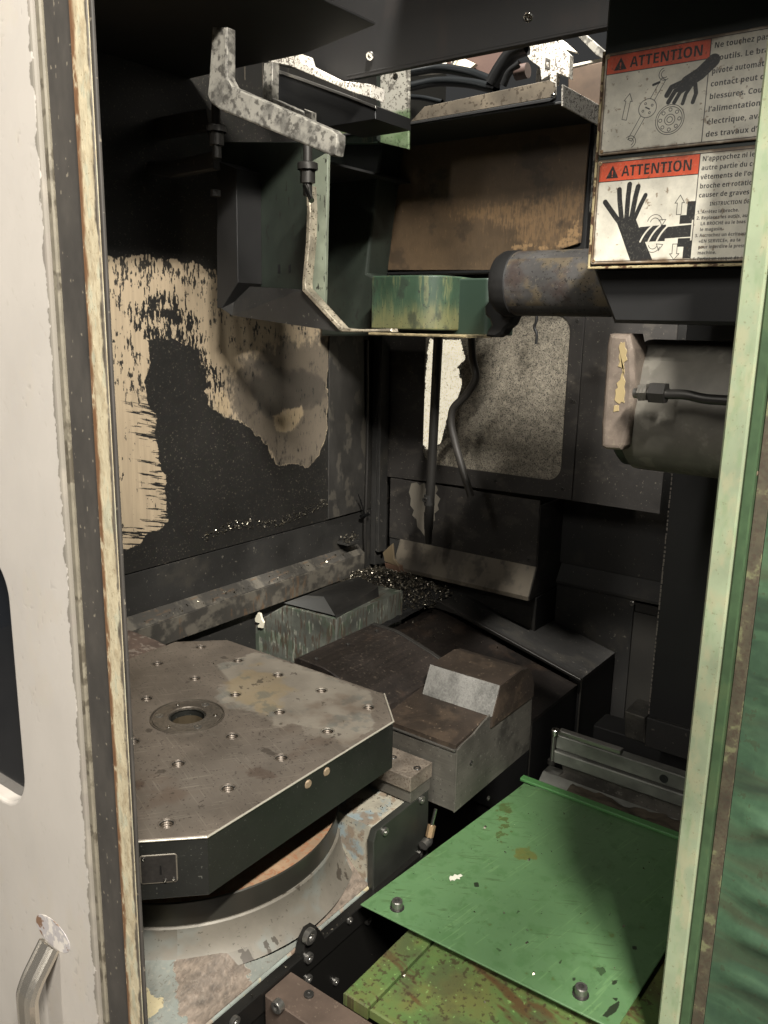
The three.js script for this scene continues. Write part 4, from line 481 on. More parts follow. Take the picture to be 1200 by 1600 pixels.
// ---------------------------------------------------------------- tool motor, arm, pipe
const motor = thing('tool_motor', 'large dark cylindrical drive housing of the tool changer', 'drive housing', [-0.25, 1.49, -1.08]);
const motorMat = surface(512, 512, 0.3, (u, v, o) => { const n = fbm(u * 5, v * 5, 6, 5, 361), p = fbm(u * 12, v * 12, 5, 12, 364); setc(o, [112, 108, 99], 0.66 + 0.55 * n); mixc(o, [146, 141, 130], sst(0.6, 0.74, p) * 0.5); o.rough = 0.42 + 0.25 * n; o.metal = 0.2; o.bump = n; }, 0.0004);
part('housing', boxUV(lathe([[0, 0], [0.079, 0], [0.0835, 0.004], [0.084, 0.01], [0.084, 0.4]].map(([r, h]) => [r, -h]).reverse(), [-0.382, 1.49, -1.08], [-1, 0, 0], 72)), motorMat, motor);
part('end_bell', lathe([[0.06, -0.02], [0.074, -0.018], [0.074, 0.010], [0.068, 0.016], [0, 0.016]], [-0.384, 1.483, -1.085], [-1, 0, 0], 56), simple(0x2c2f28, 0.4, 0.2), motor);
part('glint_stub', cyl([-0.34, 1.535, -1.04], [-0.392, 1.535, -1.04], 0.02), chrome, motor);  // added chrome stub standing in for a glint beside the arm
const arm = thing('tool_changer', 'worn brown hammer-shaped end of the tool changer arm', 'tool changer arm', [-0.39, 1.5, -1.0]);
part('arm_end', prism('z', [[-0.397, 1.58], [-0.392, 1.581], [-0.371, 1.581], [-0.365, 1.563], [-0.36, 1.529], [-0.359, 1.506], [-0.361, 1.475], [-0.366, 1.447], [-0.37, 1.441], [-0.39, 1.44], [-0.396, 1.443], [-0.398, 1.472], [-0.398, 1.519], [-0.399, 1.565]], -1.035, -0.985, 0.006, [], 3), surface(512, 512, null, (u, v, o) => { setc(o, [96, 84, 72]); }, 0.0003), arm);
arm.children[0].material = surface(512, 512, 0.12, (u, v, o) => { const n = fbm(u * 6, v * 6, 6, 6, 371), f = fbm(u * 50, v * 50, 3, 50, 374); setc(o, [122, 110, 99], 0.68 + 0.55 * n); if (f > 0.7) mixc(o, [146, 136, 118], 0.4); o.rough = 0.45; o.metal = 0.3; o.bump = f; }, 0.0006);
part('paint_remnant', prism('z', [[-0.381, 1.571], [-0.379, 1.57], [-0.376, 1.571], [-0.375, 1.565], [-0.372, 1.561], [-0.373, 1.556], [-0.371, 1.55], [-0.375, 1.547], [-0.374, 1.541], [-0.373, 1.536], [-0.374, 1.531], [-0.371, 1.525], [-0.372, 1.518], [-0.37, 1.512], [-0.371, 1.505], [-0.37, 1.499], [-0.374, 1.5], [-0.376, 1.497], [-0.38, 1.499], [-0.383, 1.502], [-0.382, 1.509], [-0.383, 1.514], [-0.38, 1.517], [-0.382, 1.522], [-0.378, 1.526], [-0.377, 1.533], [-0.374, 1.538], [-0.378, 1.541], [-0.382, 1.542], [-0.38, 1.548], [-0.382, 1.553], [-0.381, 1.559], [-0.383, 1.565]], -0.9852, -0.9842, 0.0003), simple(0x94835e, 0.6), arm, 'cream paint left on the worn arm'); part('paint_remnant', prism('z', [[-0.383, 1.495], [-0.377, 1.496], [-0.376, 1.489], [-0.383, 1.487]], -0.9852, -0.9842, 0.0003), simple(0x94835e, 0.6), arm, 'cream paint left on the worn arm');
const pipe = thing('hydraulic_pipe', 'dark hydraulic pipe with two hex nuts in front of the round housing', 'hydraulic pipe', [-0.298, 1.515, -0.96]);
part('tube', tube([[-0.314, 1.515, -0.955], [-0.29, 1.516, -0.955], [-0.268, 1.513, -0.955], [-0.238, 1.513, -0.955], [-0.202, 1.513, -0.955]], 0.0058, 30), darkSteel, pipe); part('nut', cyl([-0.329, 1.516, -0.955], [-0.311, 1.516, -0.955], 0.0125, 0.0125, 6), darkSteel, pipe); part('nut', cyl([-0.342, 1.515, -0.955], [-0.332, 1.516, -0.955], 0.0105, 0.0105, 6), greySteel, pipe); part('union', cyl([-0.349, 1.514, -0.958], [-0.311, 1.516, -0.955], 0.0062), steel, pipe);

// ---------------------------------------------------------------- roll tube and green casting of the head
const roll = thing('spindle_tube', 'rusty scaled round tube ending under the warning sign box', 'steel tube', [-0.7, 1.67, -1.53]);
const rollMat = surface(1024, 512, [0.5, 0.25], (u, v, o) => { const n = fbm(u * 8, v * 4, 6, 8, 381, 4), p = fbm(u * 14, v * 7, 6, 14, 384, 7), f = fbm(u * 110, v * 55, 3, 110, 387, 55); setc(o, [74, 72, 70], 0.66 + 0.66 * n); mixc(o, [112, 97, 72], sst(0.46, 0.68, p + 0.2 * (f - 0.5)) * 0.6); mixc(o, [56, 44, 40], sst(0.55, 0.8, fbm(u * 10, v * 5, 5, 10, 389, 5)) * 0.7); if (f > 0.72) mixc(o, [28, 26, 24], 0.7); if (f < 0.22) mixc(o, [142, 132, 112], 0.4); o.rough = 0.6; o.metal = 0.15; o.bump = p; }, 0.0012);
part('tube_body', boxUV(lathe([[0, 0.002], [0.05, 0.001], [0.0605, -0.008], [0.0625, -0.02], [0.0625, -0.5]].reverse(), [-0.85, 1.668, -1.545], [-1, 0, 0], 64)), rollMat, roll);
part('end_ring', lathe([[0.04, 0.006], [0.058, 0.006], [0.064, -0.006], [0.0645, -0.03], [0.0625, -0.032]].reverse(), [-0.85, 1.668, -1.545], [-1, 0, 0], 64), sootBlack, roll);
part('end_bracket', prism('z', [[-0.895, 1.677], [-0.89, 1.702], [-0.879, 1.72], [-0.862, 1.727], [-0.841, 1.724], [-0.834, 1.606], [-0.842, 1.588], [-0.853, 1.58], [-0.86, 1.569], [-0.876, 1.561], [-0.899, 1.563], [-0.895, 1.576], [-0.887, 1.586], [-0.892, 1.598], [-0.903, 1.607], [-0.905, 1.623], [-0.897, 1.633], [-0.899, 1.653]], -1.60, -1.56, 0.005), sootBlack, roll);
const cast = thing('head_casting', 'yellowed green rounded casting at the nose of the spindle head', 'machine casting', [-1.1, 1.56, -1.65]);
part('front_block', (() => { const s = new THREE.Shape(); s.moveTo(-1.225, -1.75); s.lineTo(-1.225, -1.592); s.lineTo(-1.105, -1.592); s.absarc(-1.105, -1.657, 0.065, Math.PI / 2, 0, true); s.lineTo(-1.04, -1.75); const g = prism('y', s, 1.572, 1.692, 0.004, [], 3); return g; })(), greenCast, cast);
part('rear_block', prism('y', rect(-1.30, -1.80, -0.955, -1.68, 0.02), 1.562, 1.688, 0.004, [], 3), simple(0x1d2a21, 0.4), cast);  // darker green stands in for shade from the tube beside it
part('drip_edge', slab(-1.23, -0.96, 1.5575, 1.5635, -1.70, -1.585, 0.0015), surface(256, 256, 0.1, (u, v, o) => { const n = fbm(u * 12, v * 12, 5, 12, 391); setc(o, [150, 136, 104], 0.5 + 0.9 * n); o.rough = 0.5; o.bump = n; }, 0.001), cast);

// ---------------------------------------------------------------- spindle head cover, tray and what stands on it
const head = thing('head_cover', 'rust-brown stained sheet cover of the spindle head under the cable tray', 'sheet metal cover', [-1.1, 1.72, -1.8]);
const headB = [-1.56, -0.79, 1.70, 2.02], tanOut = [[[-1.192, 1.853], [-1.048, 1.862], [-0.901, 1.877], [-0.802, 1.884], [-0.806, 1.757], [-0.892, 1.746], [-0.942, 1.763], [-0.994, 1.811], [-1.081, 1.825]]], tan2 = [[[-0.992, 1.765], [-0.926, 1.774], [-0.877, 1.761], [-0.812, 1.831], [-0.806, 1.753], [-0.974, 1.753]]];
const mH = polyMask(1024, 512, tanOut, headB, 30), mH2 = polyMask(1024, 512, tan2, headB, 14);
part('cover_sheet', planeUV(prism('z', [[-1.56, 1.714], [-1.409, 1.72], [-1.037, 1.713], [-0.9, 1.742], [-0.807, 1.767], [-0.803, 2.02], [-1.56, 2.03]], -1.806, -1.8, 0.001), 0, 1, ...headB), surface(1024, 512, null, (u, v, o) => {
  const n = fbm(u * 7, v * 4, 6, 4096, 401), s = fbm(u * 240, v * 24, 4, 4096, 404), p = fbm(u * 60, v * 34, 5, 4096, 407);
  setc(o, [88, 72, 54], 0.7 + 0.5 * n); mixc(o, [126, 100, 70], sst(0.3, 0.8, mH(u, v) * 0.45 + (s - 0.5) * 0.9 + (p - 0.5) * 0.5 + 0.18) * 0.7); mixc(o, [160, 130, 92], sst(0.4, 0.66, mH2(u, v) * 0.6 + (p - 0.5) * 1.1 + (s - 0.5) * 0.5) * 0.65); mixc(o, [50, 42, 34], sst(0.55, 0.7, fbm(u * 12, v * 6, 5, 4096, 409)) * 0.5); o.rough = 0.5; o.bump = s; }, 0.0005), head);
part('head_side', prism('z', [[-1.466, 2.037], [-1.282, 2.017], [-1.302, 1.893], [-1.326, 1.706], [-1.286, 1.689], [-1.279, 1.553], [-1.478, 1.548]], -1.79, -1.70, 0.006, [], 2), darkGreen, head);
part('lower_flange', slab(-1.42, -0.99, 1.706, 1.7125, -1.83, -1.785, 0.001), black, head);
part('head_body', slab(-1.56, -0.80, 1.74, 2.02, -2.0, -1.812, 0.002), sootBlack, head);
part('side_frame', prism('z', [[-0.816, 1.998], [-0.795, 1.992], [-0.794, 1.872], [-0.8, 1.833], [-0.816, 1.814], [-0.818, 1.874]], -1.82, -1.86, 0.002), mottled, head); part('side_bolt_plate', prism('z', [[-0.824, 1.815], [-0.801, 1.831], [-0.798, 1.753], [-0.821, 1.756]], -1.83, -1.86, 0.002), sootBlack, head);
const tray = thing('cable_tray', 'dark cable tray with bright turned-up lips on top of the spindle head', 'cable tray', [-1.1, 2.02, -1.75]);
part('tray_floor', prism('y', [[-1.56, -1.622], [-0.787, -1.622], [-0.787, -1.83], [-1.56, -2.1]], 2.012, 2.017, 0.001), sootBlack, tray);  // floor widened past the tray to block stray lamp light
part('front_lip', prism('z', [[-1.148, 2.021], [-1.113, 2.047], [-0.815, 2.059], [-0.804, 2.053], [-0.802, 2.038], [-0.81, 2.027]], -1.626, -1.622, 0.0006), surface(512, 128, [0.35, 0.09], (u, v, o) => { const f = fbm(u * 60, v * 15, 3, 60, 411, 15), n = fbm(u * 8, v * 2, 5, 8, 413, 2); setc(o, [96, 87, 74], 0.65 + 0.6 * n); if (f > 0.66) mixc(o, [50, 42, 32], 0.7); o.rough = 0.5; o.bump = f; }, 0.0003), tray);
part('front_flange', prism('z', [[-1.148, 2.019], [-0.81, 2.025], [-0.802, 2.029], [-0.802, 2.023], [-0.81, 2.019], [-1.147, 2.014]], -1.63, -1.618, 0.0006), sootBlack, tray);
part('side_lip', prism('x', [[-1.616, 2.045], [-1.816, 2.044], [-1.817, 2.004], [-1.622, 2.008]], -0.787, -0.783, 0.0006), paleSpeckle, tray);
part('corner_plate', prism('z', [[-0.82, 2.077], [-0.806, 2.073], [-0.804, 2.033], [-0.812, 2.034], [-0.819, 2.058]], -1.634, -1.63, 0.0006), paleSpeckle, tray); screw(tray, [-0.805, 2.028, -1.622], [0, 0, 1], 0.005, 0.004, chrome);
part('green_edge', prism('z', [[-1.394, 2.03], [-1.252, 2.042], [-1.244, 1.988], [-1.388, 2.002]], -1.65, -1.63, 0.001), greenCast, tray);
const tag = thing('hanging_bracket', 'flat steel bracket with one hole and green lower end hanging from the roof', 'bracket', [-1.153, 2.034, -1.56]);
part('bracket_plate', prism('z', (() => { const s = new THREE.Shape([[-1.188, 2.117], [-1.112, 2.112], [-1.109, 1.95], [-1.185, 1.971]].map((p) => new THREE.Vector2(...p))); return s; })(), -1.567, -1.56, 0.001, [[-1.147, 2.098, 0.0078]]), surface(512, 512, null, (u, v, o) => { setc(o, [120, 120, 110]); }), tag);
{ const g = tag.children[0].geometry, b = new THREE.Box3().setFromBufferAttribute(g.attributes.position); planeUV(g, 0, 1, b.min.x, b.max.x, b.min.y, b.max.y);
  tag.children[0].material = surface(256, 512, null, (u, v, o) => { const p = fbm(u * 5, v * 12, 6, 4096, 421), q = fbm(u * 18, v * 40, 4, 4096, 424); setc(o, [168, 164, 152]); mixc(o, [104, 100, 92], sst(0.46, 0.56, 0.6 * p + 0.4 * q)); mixc(o, [84, 106, 70], sst(0.50, 0.44, v + 0.03 * (q - 0.5)) * (0.65 + 0.3 * p)); if (q > 0.68) mixc(o, [40, 38, 32], 0.6); o.rough = 0.5; o.metal = 0.25; o.bump = p; }, 0.0003); }
part('bracket_edge', prism('z', [[-1.2, 2.116], [-1.188, 2.117], [-1.185, 1.971], [-1.196, 1.979]], -1.60, -1.561, 0.0008), darkGreen, tag);
for (const [i, pts] of [[0, [[-1.23, 2.154, -1.72], [-1.171, 2.161, -1.75], [-1.084, 2.14, -1.75], [-0.991, 2.099, -1.72]]], [1, [[-1.204, 2.11, -1.68], [-1.137, 2.117, -1.7], [-1.052, 2.103, -1.7], [-0.968, 2.075, -1.68]]], [2, [[-1.185, 2.084, -1.66], [-1.143, 2.076, -1.66], [-1.092, 2.061, -1.66]]]]) {
  const h = thing('tray_hose', ['upper black hose curving along the cable tray', 'lower black hose lying along the cable tray', 'short hose end low in the cable tray beside the steel bracket'][i], 'hose', pts[1], 'hoses in the cable tray'); part('hose', tube(pts, i === 2 ? 0.006 : 0.0105, 40), simple(0x101213, 0.3), h); }
const plug = thing('cable_plug', 'black angled cable plug standing on the cable tray', 'cable plug', [-0.932, 2.117, -1.68]);
part('plug_body', tube([[-0.979, 2.086, -1.68], [-0.959, 2.114, -1.68], [-0.933, 2.139, -1.68], [-0.901, 2.146, -1.68]], 0.017, 30, 8), simple(0x161616, 0.35), plug); part('plug_body', tube([[-0.941, 2.074, -1.66], [-0.928, 2.097, -1.66], [-0.903, 2.11, -1.66]], 0.008, 20, 8), simple(0x161616, 0.35), plug); part('plug_nut', cyl([-0.917, 2.097, -1.67], [-0.89, 2.098, -1.67], 0.015, 0.015, 12), simple(0x4a3a34, 0.5), plug);
const cbox = thing('junction_plate', 'bright dented sheet plate with a small stamped mark above the tray corner', 'sheet plate', [-0.871, 2.123, -1.72]);
part('plate_face', prism('z', [[-0.935, 2.161], [-0.896, 2.164], [-0.864, 2.166], [-0.823, 2.129], [-0.821, 2.085], [-0.854, 2.1], [-0.884, 2.089], [-0.89, 2.115], [-0.915, 2.133]], -1.74, -1.72, 0.0015), paleSpeckle, cbox);
part('plate_stem', prism('z', [[-0.904, 2.12], [-0.858, 2.104], [-0.86, 2.082], [-0.905, 2.093]], -1.755, -1.735, 0.001), paleSpeckle, cbox);
part('mark', merge([[[-0.877, 2.132], [-0.865, 2.126], [-0.865, 2.107], [-0.877, 2.112]]].map((p) => { const s = new THREE.Shape(p.map((q) => new THREE.Vector2(...q))); const i = p.map((q) => [p[0][0] * 0.12 + p[1][0] * 0.13 + p[2][0] * 0.12 + p[3][0] * 0.13 + q[0] * 0.5, p[0][1] * 0.12 + p[1][1] * 0.13 + p[2][1] * 0.12 + p[3][1] * 0.13 + q[1] * 0.5]); s.holes.push(new THREE.Path(i.map((q) => new THREE.Vector2(...q)))); return prism('z', s, -1.7198, -1.7192, 0); })), simple(0x4a4640, 0.6), cbox);
// machine parts seen through the open top
const beyond = thing('head_bracket', 'cream and rusty sheet brackets seen through the open machine top', 'sheet bracket', [-1.191, 2.225, -1.95]);
part('rusty_sheet', prism('z', [[-1.305, 2.229], [-1.286, 2.251], [-1.22, 2.261], [-1.119, 2.26], [-1.098, 2.196], [-1.17, 2.195]], -2.0, -1.98, 0.001), simple(0x3a2820, 0.7), beyond); part('cream_sheet', prism('z', [[-1.27, 2.246], [-1.243, 2.248], [-1.193, 2.223], [-1.222, 2.207], [-1.257, 2.215]], -1.975, -1.96, 0.001), simple(0xc7bda8, 0.6), beyond);
part('white_sheet', prism('z', [[-1.383, 2.255], [-1.313, 2.257], [-1.293, 2.257], [-1.311, 2.226], [-1.393, 2.232]], -2.0, -1.99, 0.001), simple(0xd6cfc2, 0.6), beyond); part('tie_bar', cyl([-1.266, 2.217, -1.95], [-1.239, 2.254, -1.95], 0.003), steel, beyond);
const strut = thing('diagonal_strut', 'bright slanted strut with bolt holes over the machine top', 'strut', [-0.802, 2.155, -1.75]);
part('strut_bar', prism('z', [[-0.832, 2.181], [-0.814, 2.18], [-0.759, 2.133], [-0.759, 2.117], [-0.779, 2.129]], -1.77, -1.75, 0.001), mottled, strut); part('cream_wedge', prism('z', [[-0.878, 2.184], [-0.86, 2.172], [-0.829, 2.145], [-0.865, 2.158]], -1.78, -1.765, 0.001), simple(0xd8d0c0, 0.6), strut); part('thin_edge', prism('z', [[-0.842, 2.122], [-0.764, 2.124], [-0.763, 2.12], [-0.839, 2.116]], -1.77, -1.76, 0.0006), simple(0xc8c0b0, 0.6), strut);
const castTop = thing('column_top', 'brown oily casting behind the tray corner', 'machine casting', [-0.864, 2.118, -1.9]);
part('casting', prism('z', [[-0.902, 2.153], [-0.806, 2.154], [-0.79, 1.96], [-0.816, 2], [-0.833, 2.031], [-0.898, 2.092]], -2.1, -1.88, 0.003), surface(256, 256, 0.3, (u, v, o) => { const n = fbm(u * 6, v * 6, 6, 6, 431); setc(o, [74, 60, 48], 0.6 + 0.7 * n); o.rough = 0.5; o.bump = n; }, 0.0005), castTop);
const frameU = thing('tray_bracket', 'pale worn U-shaped sheet bracket with dark box inside, under the roof edge', 'bracket', [-1.217, 2.034, -1.34]);
part('upright', prism('z', [[-1.32, 2.099], [-1.295, 2.098], [-1.298, 2.025], [-1.327, 2.031]], -1.36, -1.34, 0.001), mottled, frameU); part('bottom_bar', prism('z', [[-1.298, 2.031], [-1.212, 1.994], [-1.21, 1.979], [-1.298, 2.014]], -1.37, -1.342, 0.001), mottled, frameU); part('end_tab', prism('z', [[-1.205, 1.998], [-1.185, 1.99], [-1.185, 1.97], [-1.205, 1.977]], -1.35, -1.335, 0.001), mottled, frameU);
part('inner_box', prism('z', [[-1.334, 2.102], [-1.253, 2.071], [-1.062, 1.994], [-1.06, 1.971], [-1.184, 1.97], [-1.225, 1.988], [-1.335, 2.033]], -1.5, -1.38, 0.001), black, frameU);
part('top_rail', prism('z', [[-1.353, 2.118], [-1.265, 2.121], [-1.258, 2.103], [-1.159, 2.054], [-1.077, 2.036], [-1.076, 2.012], [-1.118, 2.026], [-1.289, 2.1]], -1.43, -1.384, 0.001), paleSpeckle, frameU); part('thin_rail', prism('z', [[-1.327, 2.099], [-1.262, 2.075], [-1.13, 2.023], [-1.057, 1.993], [-1.057, 1.988], [-1.13, 2.018], [-1.266, 2.07], [-1.327, 2.092]], -1.381, -1.375, 0.0006), steel, frameU);

// ---------------------------------------------------------------- hanging guard, angle bar, clamps
const lbar = thing('angle_bracket', 'heavy bent steel angle with blotched grey surface hanging below the roof edge', 'steel bracket', [-0.954, 1.901, -0.98]);
part('angle', (() => { const s = new THREE.Shape(), p = [[-1.076, 2.031], [-1.044, 2.025], [-1.046, 1.955], [-1.036, 1.941], [-0.831, 1.856], [-0.821, 1.849], [-0.821, 1.837], [-0.825, 1.821], [-0.833, 1.821], [-1.063, 1.91], [-1.084, 1.922], [-1.092, 1.935], [-1.088, 1.952]]; p.forEach((q, i) => s[i ? 'lineTo' : 'moveTo'](...q)); return prism('z', s, -1.0, -0.98, 0.003, [], 2); })(), mottled, lbar);
const sheet = thing('spindle_guard', 'dark green sheet metal guard with bright bent front edge beside the head', 'sheet metal guard', [-1.252, 1.752, -1.3]);
part('back_sheet', prism('z', [[-1.429, 1.957], [-1.132, 1.927], [-1.139, 1.626], [-1.193, 1.649], [-1.385, 1.659], [-1.441, 1.625]], -1.326, -1.32, 0.001), darkGreen, sheet);
part('side_flange', prism('z', [[-1.368, 1.903], [-1.312, 1.883], [-1.313, 1.662], [-1.363, 1.61], [-1.379, 1.61]], -1.32, -1.25, 0.001), sootBlack, sheet);
part('bottom_sheet', (() => { const q = [[-1.373, 1.613, -1.25], [-1.332, 1.595, -1.25], [-1.038, 1.568, -1.25], [-1.133, 1.647, -1.25], [-1.371, 1.658, -1.3], [-1.419, 1.625, -1.3]], g = new THREE.BufferGeometry(), a = []; for (const k of [0, 1, 4, 0, 4, 5, 1, 2, 3, 1, 3, 4]) a.push(...q[k]); g.setAttribute('position', new THREE.Float32BufferAttribute(a, 3)); g.computeVertexNormals(); return boxUV(g); })(), sheetDark, sheet);
part('right_flange', prism('z', [[-1.126, 1.884], [-1.087, 1.897], [-1.094, 1.606], [-1.144, 1.651]], -1.278, -1.27, 0.001), greyGreen, sheet);
part('bright_edge', prism('z', [[-1.115, 1.836], [-1.107, 1.835], [-1.104, 1.787], [-1.107, 1.73], [-1.117, 1.659], [-1.116, 1.649], [-1.025, 1.576], [-0.984, 1.574], [-0.91, 1.577], [-0.908, 1.571], [-0.984, 1.569], [-1.028, 1.568], [-1.126, 1.644], [-1.126, 1.66], [-1.117, 1.73], [-1.114, 1.788]], -1.262, -1.24, 0.0016), surface(1024, 512, [0.2, 0.1], (u, v, o) => { const n = fbm(u * 8, v * 4, 6, 8, 285, 4), f = fbm(u * 60, v * 30, 3, 60, 287, 30); setc(o, [176, 166, 146], 0.6 + 0.7 * n); if (f > 0.68) mixc(o, [72, 64, 52], 0.7); o.rough = 0.3 + 0.3 * n; o.metal = 0.5; o.bump = f; }, 0.0004), sheet);
part('slot_mark', merge([slab(-1.265, -1.259, 1.684, 1.701, -1.32, -1.3185, 0), slab(-1.235, -1.23, 1.684, 1.7, -1.32, -1.3185, 0)]), black, sheet);
const clampLabels = ['hex bolt hanging over the bright edge of the green guard', 'hex bolt hanging under the corner of the angle bracket', 'dark bolt at the end of the rail beside the beige door edge'];
[[480, 252, -1.16], [337, 194, -1.1], [200, 222, -1.15]].forEach(([x, y, z], i) => {
  const c = [[-1.039, 1.857, -1.16], [-1.203, 1.925, -1.1], [-1.52, 1.935, -1.15]][i], b = thing('clamp_bolt', clampLabels[i], 'bolt', c, 'bolts hanging under the roof');
  screw(b, [c[0], c[1] - 0.012, c[2]], [0, 1, 0], 0.018, 0.012, darkSteel, capGeo, 'washer'); screw(b, [c[0], c[1] - 0.034, c[2]], [0, 1, 0], 0.0135, 0.022, i === 2 ? sheetDark : darkSteel, hexGeo, 'bolt_head'); part('stud', cyl([c[0], c[1] - 0.055, c[2]], [c[0], c[1] + 0.06, c[2]], 0.008), darkSteel, b);
  if (!i) part('pin', cyl([-1.036, 1.817, -1.15], [-1.003, 1.788, -1.13], 0.0045), chrome, b);
});
const hang = thing('clamp_rail', 'dark slotted clamp rail under the roof beside the beige door edge', 'clamp rail', [-1.501, 1.944, -1.2]);
part('upper_strap', prism('z', [[-1.72, 1.986], [-1.583, 1.99], [-1.342, 1.989], [-1.333, 1.95], [-1.554, 1.95], [-1.723, 1.956]], -1.22, -1.2, 0.002), sheetDark, hang); part('lower_strap', prism('z', [[-1.696, 1.934], [-1.595, 1.912], [-1.438, 1.898], [-1.305, 1.904], [-1.302, 1.872], [-1.44, 1.867], [-1.586, 1.896], [-1.698, 1.914]], -1.2, -1.18, 0.002), sheetDark, hang);
for (const p of [[-1.553, 1.84, -1.2], [-1.32, 1.837, -1.2]]) screw(hang, p, [0, -1, 0], 0.011, 0.012, darkSteel, hexGeo, 'nut');

// ---------------------------------------------------------------- added unseen box beside the viewer, shading the green plate
const shadeBox = thing('added_shade_box', 'added unseen grey box on a cable, casting a soft shadow on the green plate', 'shade caster', [0.05, 1.56, -0.46]);
part('shade_box_case', (() => { const g = new RoundedBoxGeometry(0.08, 0.15, 0.05, 3, 0.012); g.rotateY(0.5); return g.translate(0.05, 1.69, -0.46); })(), simple(0x6a6c6a, 0.5), shadeBox);
part('shade_box_cable', tube([[0.05, 1.76, -0.46], [0.06, 1.9, -0.46], [0.1, 2.2, -0.5], [0.12, 2.6, -0.52]], 0.009, 30, 8), black, shadeBox);

// ---------------------------------------------------------------- warning signs on their box
const signBox = thing('sign_box', 'dark green steel box carrying the two warning signs', 'machine cover', [-0.2, 1.656, -1.1]);
part('box_body', slab(-0.414, 0.12, 1.655, 1.95, -1.34, -0.953, 0.002), simple(0x1d241d, 0.5), signBox);
part('cream_edge', merge([slab(-0.4155, -0.4125, 1.655, 1.885, -0.956, -0.9508, 0.0006), slab(-0.4155, 0.1, 1.6535, 1.6565, -0.956, -0.9505, 0.0006)]), surface(256, 256, 0.1, (u, v, o) => { const n = fbm(u * 12, v * 12, 5, 12, 441); setc(o, [168, 154, 116]); mixc(o, [74, 50, 28], sst(0.5, 0.62, n)); o.rough = 0.6; o.bump = n; }, 0.0003), signBox);
part('lower_housing', prism('z', [[-0.421, 1.656], [-0.234, 1.657], [-0.23, 1.593], [-0.39, 1.593]], -1.34, -0.98, 0.004), sootBlack, signBox);
part('added_shade_lip', slab(-0.43, 0.12, 1.952, 1.956, -1.0, -0.74, 0.001), simple(0x1d241d, 0.5), signBox);  // unseen lip added to shade the upper sign
function signTex(draw, dirt, seed) {
  const W = 1024, H = 512, c = document.createElement('canvas'); c.width = W; c.height = H; const g = c.getContext('2d'); g.fillStyle = '#cfc9b8'; g.fillRect(0, 0, W, H); draw(g);
  const r = rng(seed); for (let i = 0; i < dirt; i++) { const x = r() * W, y = r() * H, s = 0.5 + 3.0 * r() * r() * r() * r(); g.fillStyle = `rgba(${50 + 60 * r() | 0},${36 + 30 * r() | 0},20,${0.25 + 0.5 * r()})`; g.beginPath(); g.ellipse(x, y, s * (1 + r()), s, r() * 3, 0, 6.3); g.fill(); }
  const d = g.getImageData(0, 0, W, H); for (let j = 0; j < H; j++) for (let i = 0; i < W; i++) { const o = (j * W + i) * 4, n = fbm(i / 90, j / 90, 5, 4096, seed), e = Math.min(i, j, H - j), q = sst(26, 0, e + 30 * (n - 0.5)); const k = 0.82 + 0.3 * n, wear = sst(0.58, 0.72, fbm(i / 7, j / 7, 4, 4096, seed + 7)) * 0.22; for (let ch = 0; ch < 3; ch++) { d.data[o + ch] += ([190, 182, 160][ch] - d.data[o + ch]) * wear; d.data[o + ch] += 8; d.data[o + ch] *= k; d.data[o + ch] += ([70, 46, 24][ch] - d.data[o + ch]) * Math.max(q * 0.75, 0.45 * sst(0.7, 0.82, fbm(i / 26, j / 26, 4, 4096, seed + 3))); } }
  g.putImageData(d, 0, 0); const t = new THREE.CanvasTexture(c); t.colorSpace = THREE.SRGBColorSpace; t.magFilter = THREE.LinearFilter; return t;
}
const tri = (g, x, y, s) => { g.fillStyle = '#1c1714'; g.beginPath(); g.moveTo(x, y - s); g.lineTo(x + s * 0.95, y + s * 0.7); g.lineTo(x - s * 0.95, y + s * 0.7); g.closePath(); g.fill(); g.fillStyle = '#c94a28'; g.font = `bold ${s * 1.2}px sans-serif`; g.textAlign = 'center'; g.fillText('!', x, y + s * 0.55); g.textAlign = 'left'; };
const blackArm = (g, pts, w) => { g.strokeStyle = '#1b1a18'; g.lineCap = g.lineJoin = 'round'; g.lineWidth = w; g.beginPath(); pts.forEach(([x, y], i) => g[i ? 'lineTo' : 'moveTo'](x, y)); g.stroke(); };
const arrow = (g, pts, w) => { g.strokeStyle = '#2a2825'; g.lineWidth = 3; g.lineJoin = 'miter'; g.beginPath(); pts.forEach(([x, y], i) => g[i ? 'lineTo' : 'moveTo'](x, y)); g.closePath(); g.stroke(); };
const header = (g, w) => { g.fillStyle = '#cf4d2b'; g.fillRect(14, 14, w - 14, 92); g.strokeStyle = '#1c1714'; g.lineWidth = 4; g.strokeRect(14, 14, w - 14, 92); tri(g, 88, 66, 36); g.fillStyle = '#1c1714'; g.font = 'bold 70px sans-serif'; g.fillText('ATTENTION', 138, 86, w - 170); g.strokeRect(14, 14, 996, 484); g.beginPath(); g.moveTo(w, 14); g.lineTo(w, 498); g.stroke(); };
